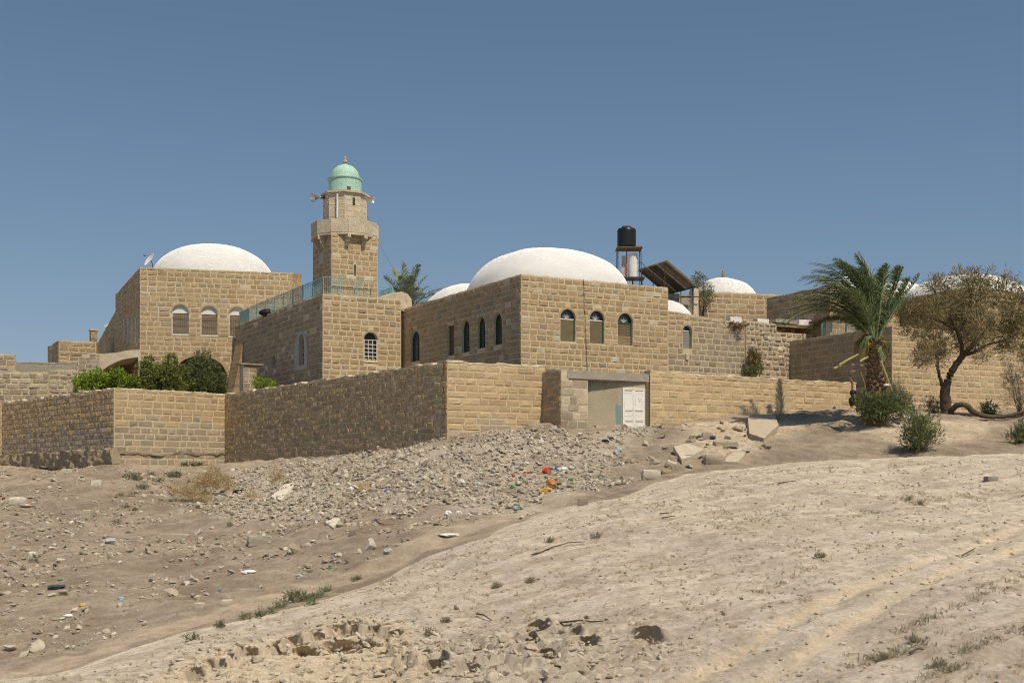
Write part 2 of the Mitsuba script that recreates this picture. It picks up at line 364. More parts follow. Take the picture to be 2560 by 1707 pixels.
def build_ground():
    xs = graded([(-90, 0), (-46, 1.0), (-30, 0.22), (-13, 0.14), (-9, 0.085), (5, 0.05), (13, 0.085), (34, 0.14), (48, 0.3), (90, 1.0)])
    ys = graded([(-40, 0), (20, 1.2), (25.5, 0.075), (33, 0.05), (42, 0.075), (60, 0.105), (76, 0.14), (100, 0.3), (118, 0.6), (160, 1.5)])
    far = np.array([110, 140, 190, 270, 400, 650, 1100, 2000.0])
    xs = np.concatenate([-far[::-1], xs, far])
    ys = np.concatenate([-far[::-1], ys, far + 80])
    X, Y = np.meshgrid(xs, ys, indexing='ij')
    Z = base_height(X, Y)
    core = (np.abs(X) < 60) & (Y > 15) & (Y < 120)
    Z[core] += detail(X[core], Y[core])
    far_c = np.abs(Y - crest_y(X))
    beyond = Y > crest_y(X)
    # uv.x: what the ground is made of (0 marl field, 0.5 sandy track, 1 brown soil of the slope); uv.y: grey rubble dust
    p = np.stack([X, Y, X * 0], -1)
    wob = (meshkit.fbm(p[core] / 1.6, 3, 61) - 0.5) * 2
    sx = np.where(beyond, 1.0, 0.0)
    soil = np.where(beyond, sstep(0.0, 1.6, far_c), 0)
    soil[core] = np.where(beyond[core], sstep(0.0, 1.6, far_c[core] + wob), 0)
    sx = soil
    tb = poly_dist(X[core], Y[core], TRACK_B) + 0.35 * wob
    t = poly_dist(X[core], Y[core], TRACK) + 0.25 * wob
    u = sx[core]
    u = u + (0.80 - u) * (1 - sstep(0.5, 1.5, tb))
    u = u + (0.46 - u) * np.exp(-((t - 0.6) / 0.3) ** 2) * 0.95 + (0.16 - u) * np.exp(-(t / 0.35) ** 2)
    sc = poly_dist(X[core], Y[core], SCARP)
    low = shapely.contains_xy(SCARP_LOW, X[core], Y[core])
    u = u + (0.42 - u) * np.where(low, 1.0, 1 - sstep(0.3, 1.2, sc + 0.4 * wob)) * (Y[core] < 38)
    pale = gauss_zone(X[core], Y[core], MOUND_ZONE) * 0.4
    u = u * (1 - pale) + 0.25 * pale
    sx[core] = u
    du = np.zeros_like(X)
    du[core] = np.clip(gauss_zone(X[core], Y[core], DUST_ZONE) * (0.75 + 0.9 * wob) * soil[core], 0, 1)
    # hollows: earth pushed down and back under its own rim
    for (hx, hy), r, d in HOLLOWS:
        if hx > SCARP[:, 0].max() - 0.6:                       # holes in the open field lie under a hump of earth
            Z += 0.75 * r * np.exp(-(((X - hx) / (1.1 * r)) ** 2 + ((Y - hy - 0.75 * r) / (0.8 * r)) ** 2))
        rho = np.hypot(X - hx, (Y - hy) * 0.9)
        w = np.clip(1 - (rho / r) ** 2, 0, 1) ** 1.2
        Z -= 0.75 * d * w
        Y = Y + 1.7 * r * w
    nx, ny = X.shape
    i = np.arange(nx * ny).reshape(nx, ny)
    q = np.stack([i[:-1, :-1], i[1:, :-1], i[1:, 1:], i[:-1, 1:]], -1).reshape(-1, 4)
    f = np.vstack([q[:, [0, 1, 2]], q[:, [0, 2, 3]]])
    v = np.stack([X.ravel(), Y.ravel(), Z.ravel()], 1)
    add('ground', trimesh.Trimesh(v, f, process=False), 'm_ground', smooth=True, uv=np.stack([sx.ravel(), du.ravel()], 1))
    labels['ground'] = {'label': 'dusty hillside of pale marl and brown soil below the walls', 'kind': 'structure'}

def zone(*px):
    """The outline on the ground of a patch of one kind of earth."""
    return Polygon([ground_hit(u, v)[:2] for u, v in px]).buffer(0)

def gauss_zone(x, y, z, soft=1.2):
    inn = shapely.contains_xy(z, x, y)
    d = np.full(x.shape, 9e9)
    for g in getattr(z, 'geoms', [z]):
        d = np.minimum(d, poly_dist(x, y, np.array(g.exterior.coords)))
    return sstep(-soft, soft, np.where(inn, d, -d))

DUST_ZONE = zone((575, 1175), (840, 1140), (1120, 1102), (1250, 1080), (1420, 1082), (1640, 1070), (1560, 1120), (1480, 1215), (1330, 1280), (1120, 1270), (960, 1250), (760, 1300), (560, 1310), (520, 1220))
MOUND_ZONE = zone((1690, 1060), (1860, 1042), (2080, 1038), (2330, 1052), (2500, 1060), (2450, 1110), (2250, 1120), (2060, 1050), (1980, 1080), (1900, 1120), (1860, 1150), (1720, 1140))
build_ground()

# ------------------------------------------------------------------ masonry
OCC = np.array([(-200, 1010), (5, 1006), (285, 968), (563, 984), (1118, 903), (1360, 919), (1403, 922), (1470, 930), (1620, 930), (1655, 927), (2086, 954), (2150, 960), (2151, 1200), (2800, 1200)], float)
A4 = np.array([0, 0.17, 0.83, 1.0])

def varied(base, share=0.06, amount=0.75, seed=0):
    """Now and then a paler replacement block among the old ones."""
    def f(s, z):
        r = float(np.random.default_rng(int(s * 131 + z * 257 + seed * 7919)).uniform())
        return base + (amount if r > 1 - share else 0.25 if r < share else 0.0)
    return f

class Mason:
    """Lays stones on the walls of one thing: the 300 largest in view become parts, the rest one part of each wall."""
    def __init__(self, key, behind_wall=True):
        self.key, self.rows, self.behind = key, [], behind_wall

    def lay(self, wall, face, z0, top, ch, lr=(1.3, 2.2), joint=0.07, boss=(0.03, 0.06), pal=0.0, openings=(), seed=0, s0=0.0, s1=None, wob=0.012, use_ground=False, tone=(0.15, 0.95), shift=0.0):
        rng = np.random.default_rng(seed)
        s1 = face.L if s1 is None else s1
        topf = top if callable(top) else (lambda s: top)
        palf = pal if callable(pal) else (lambda s, z: pal)
        R, Z, zmax = [], z0, max(topf(s) for s in np.linspace(s0, s1, 60))
        while Z < zmax - 0.12:
            h = ch * rng.uniform(0.9, 1.1)
            cuts = []
            for o in openings:
                c, r = (o[0] + o[1]) / 2, (o[1] - o[0]) / 2 + o[5]
                spring = o[3] - (o[1] - o[0]) / 2 * o[6] if o[4] else o[3]
                if Z + h <= o[2] or Z >= (spring + r * o[6] if o[4] else o[3]):
                    continue
                if Z < spring or not o[4]:
                    cuts.append((o[0] - (o[5] if Z + h > spring and o[4] else 0), o[1] + (o[5] if Z + h > spring and o[4] else 0)))
                else:
                    w = r * math.sqrt(max(0.0, 1 - ((Z + 0.25 * h - spring) / (r * o[6])) ** 2))
                    cuts.append((c - w, c + w))
            spans, a = [], s0
            for c0, c1 in sorted(cuts):
                if c0 > a + 0.1:
                    spans.append((a, c0))
                a = max(a, c1)
            if s1 > a + 0.1:
                spans.append((a, s1))
            for a, b in spans:
                s = a
                while s < b - 0.05:
                    w = ch * rng.uniform(*lr)
                    e = s + w
                    if b - e < 0.55 * ch * lr[0]:
                        e = b
                    t = min(topf(s + 0.1 * (e - s)), topf(s + 0.9 * (e - s)), Z + h)
                    if t - Z > 0.35 * h:
                        R.append((s, e, Z, t))
                    s = e
            Z += h
        if not R:
            return
        R = np.array(R)
        if use_ground:
            c = face.at((R[:, 0] + R[:, 1]) / 2, R[:, 3])
            R = R[R[:, 3] > height(c[:, 0], c[:, 1]) - 0.05]
        n = len(R)
        j = joint / 2
        sa, sb = R[:, 0] + j + rng.uniform(-wob, wob, n), R[:, 1] - j + rng.uniform(-wob, wob, n)
        za, zb = R[:, 2] + j + rng.uniform(-wob, wob, n), R[:, 3] - j + rng.uniform(-wob, wob, n)
        S = sa[:, None, None] + (sb - sa)[:, None, None] * A4[None, :, None] + np.zeros((n, 4, 4))
        Zv = za[:, None, None] + (zb - za)[:, None, None] * A4[None, None, :] + np.zeros((n, 4, 4))
        Dp = np.full((n, 4, 4), 0.012) + rng.uniform(0, 0.01, (n, 4, 4))
        b = rng.uniform(*boss, n)
        Dp[:, 1:3, 1:3] = b[:, None, None] * rng.uniform(0.55, 1.35, (n, 2, 2))
        S += rng.uniform(-wob, wob, (n, 4, 4)); Zv += rng.uniform(-wob, wob, (n, 4, 4))
        V = face.at(S.reshape(n, 16), Zv.reshape(n, 16), Dp.reshape(n, 16) + shift)
        ring = [0, 4, 8, 12, 13, 14, 15, 11, 7, 3, 2, 1]
        back = face.at(S.reshape(n, 16)[:, ring], Zv.reshape(n, 16)[:, ring], shift - 0.03)
        V = np.concatenate([V, back], 1)
        tones = np.stack([rng.uniform(*tone, n), np.array([palf((r[0] + r[1]) / 2, (r[2] + r[3]) / 2) for r in R]) + rng.uniform(-0.05, 0.05, n)], 1)
        ctr = V[:, :16].mean(1)
        area = (R[:, 1] - R[:, 0]) * (R[:, 3] - R[:, 2]) * np.abs((ctr / np.linalg.norm(ctr, axis=1, keepdims=True)) @ face.n) / ctr[:, 1] ** 2
        u, v = proj(ctr)
        seen = (u > -10) & (u < 2570) & ((v < np.interp(u, OCC[:, 0], OCC[:, 1]) + 4) | (not self.behind))
        area = np.where(seen, area, area * 1e-4)
        for k in range(n):
            self.rows.append((area[k], wall, V[k], tones[k]))

    def done(self, most=300, word='stone'):
        order = np.argsort([-r[0] for r in self.rows])
        rest = {}
        for rank, k in enumerate(order):
            _, wall, v, t = self.rows[k]
            if rank < most:
                add(f'{wall}__{word}', (v, STONE_F), 'm_stone', uv=np.tile(t, (28, 1)))
            else:
                rest.setdefault(wall, []).append((v, t))
        for wall, items in rest.items():
            v = np.concatenate([i[0] for i in items])
            f = np.concatenate([STONE_F + 28 * k for k in range(len(items))])
            uv = np.repeat(np.array([i[1] for i in items]), 28, axis=0)
            key = add(f'{wall}__stonework', (v, f), 'm_stone', uv=uv)
            labels[key] = {'kind': 'stuff'}

_f = []
for a in range(3):
    for b in range(3):
        p = a * 4 + b
        _f += [(p, p + 4, p + 5), (p, p + 5, p + 1)]
_ring = [0, 4, 8, 12, 13, 14, 15, 11, 7, 3, 2, 1]
for k in range(12):
    a, b = _ring[k], _ring[(k + 1) % 12]
    _f += [(a, 16 + k, 16 + (k + 1) % 12), (a, 16 + (k + 1) % 12, b)]
STONE_F = np.array(_f)

def ragged(level, amp, seed, step=0.55):
    t = np.random.default_rng(seed).uniform(-amp, amp, 400)
    return lambda s: (level(s) if callable(level) else level) + t[int(max(0, s) / step) % 400]

def panel(key, face, zb, top, openings=(), thick=0.45, bsdf='m_mortar', s0=0.0, s1=None, front=0.0, n=None):
    s1 = face.L if s1 is None else s1
    topf = top if callable(top) else (lambda s: top)
    ss = np.linspace(s0, s1, n or (2 if not callable(top) else int((s1 - s0) / 0.28) + 2))
    body = Polygon([(s0, zb), (s1, zb)] + [(s, topf(s)) for s in ss[::-1]])
    for o in openings:
        body = body.difference(arch_poly(o[0], o[1], o[2], o[3], o[4], flat=o[6]))
    return add(key, face.prism(body, front - thick, front), bsdf)

def core(key, poly, z0, z1, bsdf='m_farwall'):
    m = trimesh.creation.extrude_polygon(Polygon(poly), z1 - z0, engine='earcut')
    m.apply_translation([0, 0, z0])
    return add(key, m, bsdf)

def opening(face, u0, u1, v0, v1, arch=True, ring=0.16, rise=1.0):
    """(s0, s1, sill, crown, arched, ring, rise of the arch in half widths), read off the photograph."""
    s0, _ = face.sz(u0, v1); s1, _ = face.sz(u1, v1)
    _, zb = face.sz((u0 + u1) / 2, v1); _, zt = face.sz((u0 + u1) / 2, v0)
    return (s0, s1, zb, zt, arch, ring if arch else 0.0, rise)

def window(base, face, o, kind, label=None, depth=0.22):
    s0, s1, z0, z1, arch, ring, rise = o
    w = s1 - s0
    zs = z1 - w / 2 if arch else z1
    g = 0.004
    key = name_key(base)
    put = lambda part, poly, d0, d1, m: add(f'{key}__{part}', face.prism(poly, d0, d1), m)
    hole = arch_poly(s0 + g, s1 - g, z0 + g, z1 - g, arch)
    if arch and ring:
        rg = arch_poly(s0 - ring, s1 + ring, zs - 0.02, z1 + ring, True).difference(arch_poly(s0, s1, zs - 1, z1, True))
        add(f'{key}__arch_surround', face.prism(rg, -0.02, 0.022), 'm_stone', uv=None if False else np.tile([0.75, 0.1], (len(face.prism(rg, -0.02, 0.022).vertices), 1)))
    fr = 0.055
    frame = hole.difference(arch_poly(s0 + fr, s1 - fr, z0 + fr, z1 - fr, arch))
    if kind == 'shutter':
        put('frame', frame, -depth - 0.03, -depth + 0.05, 'm_frame_green')
        put('transom', sbox(s0 + fr, zs - 0.1, s1 - fr, zs - 0.03), -depth - 0.02, -depth + 0.04, 'm_frame_white')
        put('shutter', sbox(s0 + fr, z0 + fr, s1 - fr, zs - 0.1), -depth - 0.04, -depth + 0.01, 'm_shutter')
        put('fanlight', arch_poly(s0 + fr, s1 - fr, zs - 0.03, z1 - fr, True), -depth - 0.06, -depth - 0.045, 'm_pane')
        c, rays = (s0 + s1) / 2, []
        for a in (38, 64, 90, 116, 142):
            a = math.radians(a)
            L = 0.30 * w
            p, q = np.array([c + 0.03 * math.cos(a), zs - 0.02 + 0.03 * math.sin(a)]), np.array([c + L * math.cos(a), zs - 0.02 + L * math.sin(a)])
            nrm = np.array([-math.sin(a), math.cos(a)]) * 0.022
            rays.append(Polygon([p - nrm, q - nrm, q + nrm, p + nrm]))
        put('fan_motif', unary_union(rays), -depth - 0.04, -depth - 0.02, 'm_bag_grey')
    elif kind == 'boards':
        put('frame', frame, -depth - 0.03, -depth + 0.05, 'm_frame_green')
        put('transom', sbox(s0 + fr, zs - 0.1, s1 - fr, zs - 0.03), -depth - 0.02, -depth + 0.04, 'm_frame_green')
        put('fanlight', arch_poly(s0 + fr, s1 - fr, zs - 0.03, z1 - fr, True), -depth - 0.06, -depth - 0.045, 'm_pane')
        c, rays = (s0 + s1) / 2, []
        for a in (38, 64, 90, 116, 142):
            a = math.radians(a)
            L = 0.30 * w
            p, q = np.array([c + 0.03 * math.cos(a), zs - 0.02 + 0.03 * math.sin(a)]), np.array([c + L * math.cos(a), zs - 0.02 + L * math.sin(a)])
            nrm = np.array([-math.sin(a), math.cos(a)]) * 0.022
            rays.append(Polygon([p - nrm, q - nrm, q + nrm, p + nrm]))
        put('fan_motif', unary_union(rays), -depth - 0.04, -depth - 0.02, 'm_bag_grey')
        hb = (zs - 0.1 - z0 - fr) / 7
        for k in range(7):
            put('board', sbox(s0 + fr, z0 + fr + k * hb + 0.012, s1 - fr, z0 + fr + (k + 1) * hb - 0.012), -depth - 0.04, -depth + (0.0 if k > 2 else 0.012), 'm_shutter' if k > 2 else 'm_wood_light')
        put('backing', sbox(s0 + fr, z0 + fr, s1 - fr, zs - 0.1), -depth - 0.07, -depth - 0.045, 'm_wood')
    elif kind == 'blind':
        put('frame', frame, -depth - 0.03, -depth + 0.06, 'm_frame_white')
        put('blind', sbox(s0 + fr, z0 + fr, s1 - fr, zs - 0.02), -depth - 0.05, -depth - 0.01, 'm_blind')
        put('arch_panel', arch_poly(s0 + fr, s1 - fr, zs + 0.02, z1 - fr, True), -depth - 0.05, -depth - 0.005, 'm_frame_white')
        put('transom', sbox(s0 + fr, zs - 0.02, s1 - fr, zs + 0.02), -depth - 0.02, -depth + 0.05, 'm_frame_white')
        bars = [sbox(s0 + w * k / 9 - 0.014, z0 + fr, s0 + w * k / 9 + 0.014, zs - 0.02) for k in range(1, 9)] + [sbox(s0 + fr, z, s1 - fr, z + 0.03) for z in np.linspace(z0 + 0.35, zs - 0.35, 3)]
        put('grille', unary_union(bars), -0.07, -0.045, 'm_blind')
        put('sill', sbox(s0 - 0.05, z0 - 0.09, s1 + 0.05, z0 - 0.003), -0.2, 0.05, 'm_frame_white')
    elif kind == 'grille':
        put('pane', arch_poly(s0 + g, s1 - g, z0 + g, z1 - g, True), -0.36, -0.34, 'm_pane')
        put('frame', sbox(s0 + g, z0 + g, s1 - g, zs).difference(sbox(s0 + 0.06, z0 + 0.06, s1 - 0.06, zs - 0.05)), -0.1, -0.05, 'm_frame_white')
        bars = [sbox(s0 + w * k / 3 - 0.022, z0 + 0.06, s0 + w * k / 3 + 0.022, zs - 0.05) for k in (1, 2)] + [sbox(s0 + 0.06, z, s1 - 0.06, z + 0.055) for z in np.linspace(z0 + 0.06, zs - 0.1, 6)[1:-1]]
        put('grille', unary_union(bars), -0.09, -0.06, 'm_frame_white')
        for x in (0.2, 0.5, 0.8):
            put('flowerpot', sbox(s0 + w * x - 0.09, z0 + 0.07, s0 + w * x + 0.09, z0 + 0.23), -0.3, -0.14, 'm_yellow')
        put('sill', sbox(s0 - 0.03, z0 - 0.08, s1 + 0.03, z0 - 0.003), -0.2, 0.06, 'm_lime')
    elif kind == 'dark':
        put('frame', frame, -depth - 0.03, -depth + 0.05, 'm_frame_green')
        put('pane', arch_poly(s0 + fr, s1 - fr, z0 + fr, z1 - fr, arch), -depth - 0.05, -depth - 0.035, 'm_pane')
        put('mullion', sbox((s0 + s1) / 2 - 0.03, z0 + fr, (s0 + s1) / 2 + 0.03, z1 - fr - 0.04).union(sbox(s0 + fr, zs - 0.05, s1 - fr, zs + 0.02)), -depth - 0.03, -depth + 0.03, 'm_frame_green')
    elif kind == 'wood':
        put('frame', frame, -depth - 0.03, -depth + 0.05, 'm_wood')
        put('shutter', sbox(s0 + fr, z0 + fr, s1 - fr, z1 - fr), -depth - 0.05, -depth, 'm_wood')
    elif kind == 'slot':
        put('pane', hole, -0.3, -0.28, 'm_pane')
    elif kind == 'pale':
        put('fanlight', arch_poly(s0 + g, s1 - g, zs, z1 - g, True), -depth - 0.1, -depth - 0.08, 'm_pane')
        put('shutter', sbox(s0 + fr, z0 + g, s1 - fr, zs), -depth - 0.05, -depth, 'm_shutter_pale')
        put('frame', sbox(s0 + g, zs, s1 - g, zs + 0.07), -depth - 0.04, -depth + 0.04, 'm_frame_white')
    if label:
        labels[key] = {'label': label}
    return key

scene['m_wood_light'] = dif(lambda p, n, uv: mix((0.24, 0.175, 0.10), (0.33, 0.25, 0.15), fbm(p.x * 3, p.y * 3, p.z * 9, 3)), 0.75)
scene['m_shutter_pale'] = flat((0.22, 0.24, 0.21), 0.6)

def dome(key, cx, cy, zb, ra, rb, h, power=1.9, plan=2.3, ax=None, seed=0, bsdf='m_white', rings=26, seg=72, dent=0.08):
    ax = D2 if ax is None else ax
    ay = np.cross(ZH, ax)
    th = np.linspace(0, 2 * np.pi, seg, endpoint=False)
    ph = np.linspace(0, np.pi / 2, rings)
    c, s = np.cos(th), np.sin(th)
    pr = (np.abs(c) ** plan + np.abs(s) ** plan) ** (-1 / plan)
    e = 2 / power
    R, Hh = np.cos(ph) ** e, np.sin(ph) ** e
    v = []
    for r, hh in zip(R[:-1], Hh[:-1]):
        v.append(np.array([cx, cy, zb + h * hh]) + (ra * r * pr * c)[:, None] * ax + (rb * r * pr * s)[:, None] * ay)
    v = np.vstack(v + [np.array([[cx, cy, zb + h]])])
    v += (meshkit.fbm(v / 1.8 + seed * 3.3, 3, seed)[:, None] - 0.5) * dent * 2 * (v - [cx, cy, zb - 1]) / ra
    n = rings - 1
    i, j = np.meshgrid(np.arange(n - 1), np.arange(seg), indexing='ij')
    q = np.stack([i * seg + j, i * seg + (j + 1) % seg, (i + 1) * seg + (j + 1) % seg, (i + 1) * seg + j], -1).reshape(-1, 4)
    j = np.arange(seg)
    f = np.vstack([q[:, [0, 1, 2]], q[:, [0, 2, 3]], np.stack([(n - 1) * seg + j, (n - 1) * seg + (j + 1) % seg, j * 0 + n * seg], 1)])
    return add(key, trimesh.Trimesh(v, f, process=False), bsdf, smooth=True)

def plan(*pts):
    return [tuple(np.asarray(p)[:2]) for p in pts]

def coping(key, face, top, s0, s1, thick, bsdf='m_lime', seed=0, h=0.07, over=0.03):
    """An uneven bed of lime mortar along the top of a wall."""
    ss = np.arange(s0, s1 + 0.2, 0.35)
    ss[-1] = s1
    rng = np.random.default_rng(seed)
    z = np.array([(top(s) if callable(top) else top) for s in ss])
    rows = []
    for d, dz in ((over, -0.06), (over, h * 0.5), (-thick / 2, h), (-thick - over, h * 0.5), (-thick - over, -0.06)):
        rows.append(face.at(ss, z + dz + rng.uniform(-0.02, 0.02, len(ss)), d + rng.uniform(-0.02, 0.02, len(ss))))
    v = np.concatenate(rows)
    n, f = len(ss), []
    for r in range(5):
        a, b = r * n, ((r + 1) % 5) * n
        for k in range(n - 1):
            f += [(a + k, a + k + 1, b + k + 1), (a + k, b + k + 1, b + k)]
    for k in (0, n - 1):
        f += [(k, n + k, 2 * n + k), (k, 2 * n + k, 3 * n + k), (k, 3 * n + k, 4 * n + k)]
    return add(key, trimesh.Trimesh(v, np.array(f), process=False), bsdf)

# ------------------------------------------------------------------ the domed hall on the right of the middle
Z1 = 13.57
A1 = P(1303, 686, 82.0)
FR1, LF1 = Face(A1, A1 + D2 * 11.75), Face(A1 + D1 * 23, A1)
k = thing('domed_hall', 'stone hall with a wide white dome and three arched shuttered windows in front', 'building')
o_front = [opening(FR1, 1401, 1439, 773, 853.6), opening(FR1, 1474.5, 1511, 777, 859), opening(FR1, 1545, 1582, 783.5, 863)]
o_left = [opening(LF1, 1026.5, 1049.4, 828, 903.7), opening(LF1, 1118.6, 1135.5, 814, 889, False), opening(LF1, 1154.7, 1173.8, 801.6, 881), opening(LF1, 1193.6, 1212.7, 793, 871), opening(LF1, 1234.4, 1254.5, 784, 862)]
r1, r1b = ragged(Z1, 0.03, 1), ragged(Z1, 0.03, 2)
w = panel(k + '__wall', FR1, 2.0, r1, o_front)
w2 = panel(k + '__wall', LF1, 2.0, r1b, o_left, s1=LF1.L - 0.453)
labels[w2] = {'label': 'shaded side wall of the domed hall'}
ms = Mason(k)
ms.lay(w, FR1, 6.2, r1, 0.385, (1.2, 2.0), 0.085, (0.022, 0.05), varied(0.05), o_front, 11)
ms.lay(w2, LF1, 6.2, r1b, 0.385, (1.2, 2.0), 0.06, (0.03, 0.06), varied(0.1), o_left, 12)
ms.done()
for o, kind in zip(o_front, ('shutter', 'shutter', 'boards')):
    window(w + '__window', FR1, o, kind)
for o, kind in zip(o_left, ('dark', 'wood', 'dark', 'dark', 'dark')):
    window(w2 + '__window', LF1, o, kind)
c0 = A1 + D1 * 0.453 + D2 * 0.453
core(k + '__roof', plan(A1 + D1 * 0.453 + D2 * 0.453, A1 + D2 * 11.75 + D1 * 0.453, A1 + D2 * 11.75 + D1 * 22.9, A1 + D1 * 22.9 + D2 * 0.453), 2.0, Z1 - 0.28)
dc = A1 + D2 * 5.75 + D1 * 6.4
dome(k + '__dome', dc[0], dc[1], Z1 - 0.35, 5.6, 5.45, 3.5, 2.1, 2.5, seed=3, dent=0.09)
dc = A1 + D2 * 5.6 + D1 * 18.4
dome(k + '__dome', dc[0], dc[1], Z1 - 0.35, 3.7, 3.6, 2.65, 2.0, 2.2, seed=4)
add(k + '__cable', tube([FR1.at(FR1.sz(1457, 697)[0], Z1 + 0.05, 0.09), FR1.at(FR1.sz(1459, 760)[0], 12.0, 0.1), FR1.at(FR1.sz(1463, 850)[0], 9.8, 0.09), FR1.at(FR1.sz(1467, 935)[0], 7.2, 0.1)], 0.018), 'm_iron')

# ------------------------------------------------------------------ the low annex and the rubble house beyond it
AX = A1 + D2 * 11.752
UB = FR1.sz(1862, 812)[0]
UE = FR1.sz(2047, 812)[0]
FA = Face(AX, A1 + D2 * UB)
k = thing('low_annex', 'low greyish stone annex with one small arched window, right of the domed hall', 'building')
pts = np.array([(FA.sz(u, v)) for u, v in ((1674, 779), (1735, 787), (1800, 800), (1862, 811))])
top = ragged(lambda s: np.interp(s, pts[:, 0], pts[:, 1]), 0.05, 5)
oa = [opening(FA, 1707, 1730, 814, 872)]
w = panel(k + '__wall', FA, 2.0, top, oa, s0=0.0)
ms = Mason(k)
ms.lay(w, FA, 6.2, top, 0.39, (1.1, 2.1), 0.08, (0.022, 0.05), lambda s, z: min(0.5, 0.12 + 0.05 * s + 0.06 * (11.5 - z)), oa, 21)
ms.done()
window(w + '__window', FA, oa[0], 'pale')
core(k + '__roof', plan(FA.at(0, 0, -0.453), FA.at(FA.L, 0, -0.453), FA.at(FA.L, 0, -7.5), FA.at(0, 0, -7.5)), 2.0, 11.1)
sp, zp = FA.sz(1717, 893)
add(k + '__drain_stone', rough(FA.prism(sbox(sp - 0.13, zp - 0.2, sp + 0.13, zp + 0.2), -0.1, 0.12), 0.02, 0.2), 'm_lime')
dc = P(1664, 0, 97.5)
dome(k + '__dome', dc[0], dc[1], 10.9, 2.5, 2.5, 3.3, 2.0, 2.0, seed=6)

FB = Face(A1 + D2 * (UB + 0.003) - D1 * 0.12, A1 + D2 * UE - D1 * 0.12)
k = thing('rubble_house', 'rough rubble stone house with a long black slot under its concrete roof edge', 'building')
ob = [opening(FB, 1941, 2043, 818, 834, False)]
tb = ragged(FB.sz(1900, 806)[1], 0.05, 7)
w = panel(k + '__wall', FB, 2.0, tb, ob)
rub = np.random.default_rng(5)
ms = Mason(k)
ms.lay(w, FB, 6.0, tb, 0.36, (0.8, 2.0), 0.085, (0.04, 0.11), lambda s, z: 0.3 + 0.45 * float(np.random.default_rng(int(s * 97 + z * 131)).uniform()), ob, 22, wob=0.035)
ms.done()
core(k + '__roof', plan(FB.at(0, 0, -3.0), FB.at(FB.L, 0, -3.0), FB.at(FB.L, 0, -6.5), FB.at(0, 0, -6.5)), 2.0, 11.0)
s0, _ = FB.sz(1936, 806); s1, _ = FB.sz(2052, 806)
zt = FB.sz(1990, 804)[1]
add(k + '__roof_slab', rough(trimesh.Trimesh(*trimesh.remesh.subdivide_to_size((m := FB.prism(sbox(s0, zt - 0.2, s1, zt + 0.08), -2.6, 0.14)).vertices, m.faces, 0.5)), 0.04, 0.6, 3), 'm_concrete')
for u, v, r in ((1951, 875.5, 0.31), (1951, 894, 0.22), (1920, 846, 0.2), (2018, 862, 0.22)):
    m = trimesh.creation.icosphere(2, r)
    m.vertices *= [1, 1, 0.9]
    s, z = FB.sz(u, v)
    m.apply_translation(FB.at(s, z, 0.0 - 0.55 * r))
    add(w + '__round_stone', rough(m, 0.03, 0.25, int(u)), 'm_stone', smooth=True, uv=np.tile([0.9, 0.95], (len(m.vertices), 1)))

# ------------------------------------------------------------------ the prayer house below the minaret
ZM = 14.26
AM = P(807, 734, 95.0)
FM, LM = Face(AM, AM + D2 * 6.45), Face(AM + D1 * 22.6, AM)
k = thing('prayer_house', 'flat roofed stone house with a railed roof terrace, standing directly under the minaret', 'building')
om = [opening(FM, 910, 944, 831, 904)]
olm = [opening(LM, 749.5, 762, 836, 913, True, 0.0), opening(LM, 679, 687.5, 889.6, 921.5, False), opening(LM, 599, 606, 885, 911, False)]
rm, rml = ragged(ZM, 0.02, 8), ragged(ZM, 0.05, 9)
w = panel(k + '__wall', FM, 2.0, rm, om)
w2 = panel(k + '__wall', LM, 2.0, rml, olm, s1=LM.L - 0.453)
labels[w2] = {'label': 'long shaded side wall of the prayer house'}
ms = Mason(k)
ms.lay(w, FM, 6.3, rm, 0.44, (1.1, 2.1), 0.11, (0.025, 0.055), varied(0.04), om, 31)
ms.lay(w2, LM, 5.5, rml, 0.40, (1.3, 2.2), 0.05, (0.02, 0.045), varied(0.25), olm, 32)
ms.done()
window(w + '__window', FM, om[0], 'grille', 'arched window with a white grille')
for o in olm:
    window(w2 + '__window', LM, o, 'slot')
ow = opening(LM, 738.6, 770.5, 828, 925)
sur = arch_poly(ow[0], ow[1], ow[2], ow[3], True).difference(arch_poly(olm[0][0] - 0.01, olm[0][1] + 0.01, olm[0][2] - 0.01, olm[0][3] + 0.01, True))
add(w2 + '__window_surround', LM.prism(sur, -0.02, 0.085), 'm_plaster_grey')
scene['m_plaster_grey'] = dif(lambda p, n, uv: mix((0.36, 0.35, 0.32), (0.46, 0.45, 0.42), fbm(p.x * 3, p.y * 3, p.z * 3, 3)))
core(k + '__roof', plan(AM + D1 * 0.453 + D2 * 0.453, AM + D2 * 6.45 + D1 * 0.453, AM + D2 * 6.45 + D1 * 21.4, AM + D1 * 21.4 + D2 * 0.453), 2.0, ZM - 0.02, 'm_lime')
# the buttress that leans out at the far end of the shaded wall
bt = []
for s_ in (0.3, 2.6):
    for d_, z_ in ((-0.2, 1.0), (2.3, 1.0), (0.06, ZM - 1.6), (-0.2, ZM - 1.6)):
        bt.append(LM.at(s_, z_, d_))
bt = np.array(bt)
add(w2 + '__buttress', trimesh.convex.convex_hull(bt), 'm_farwall')
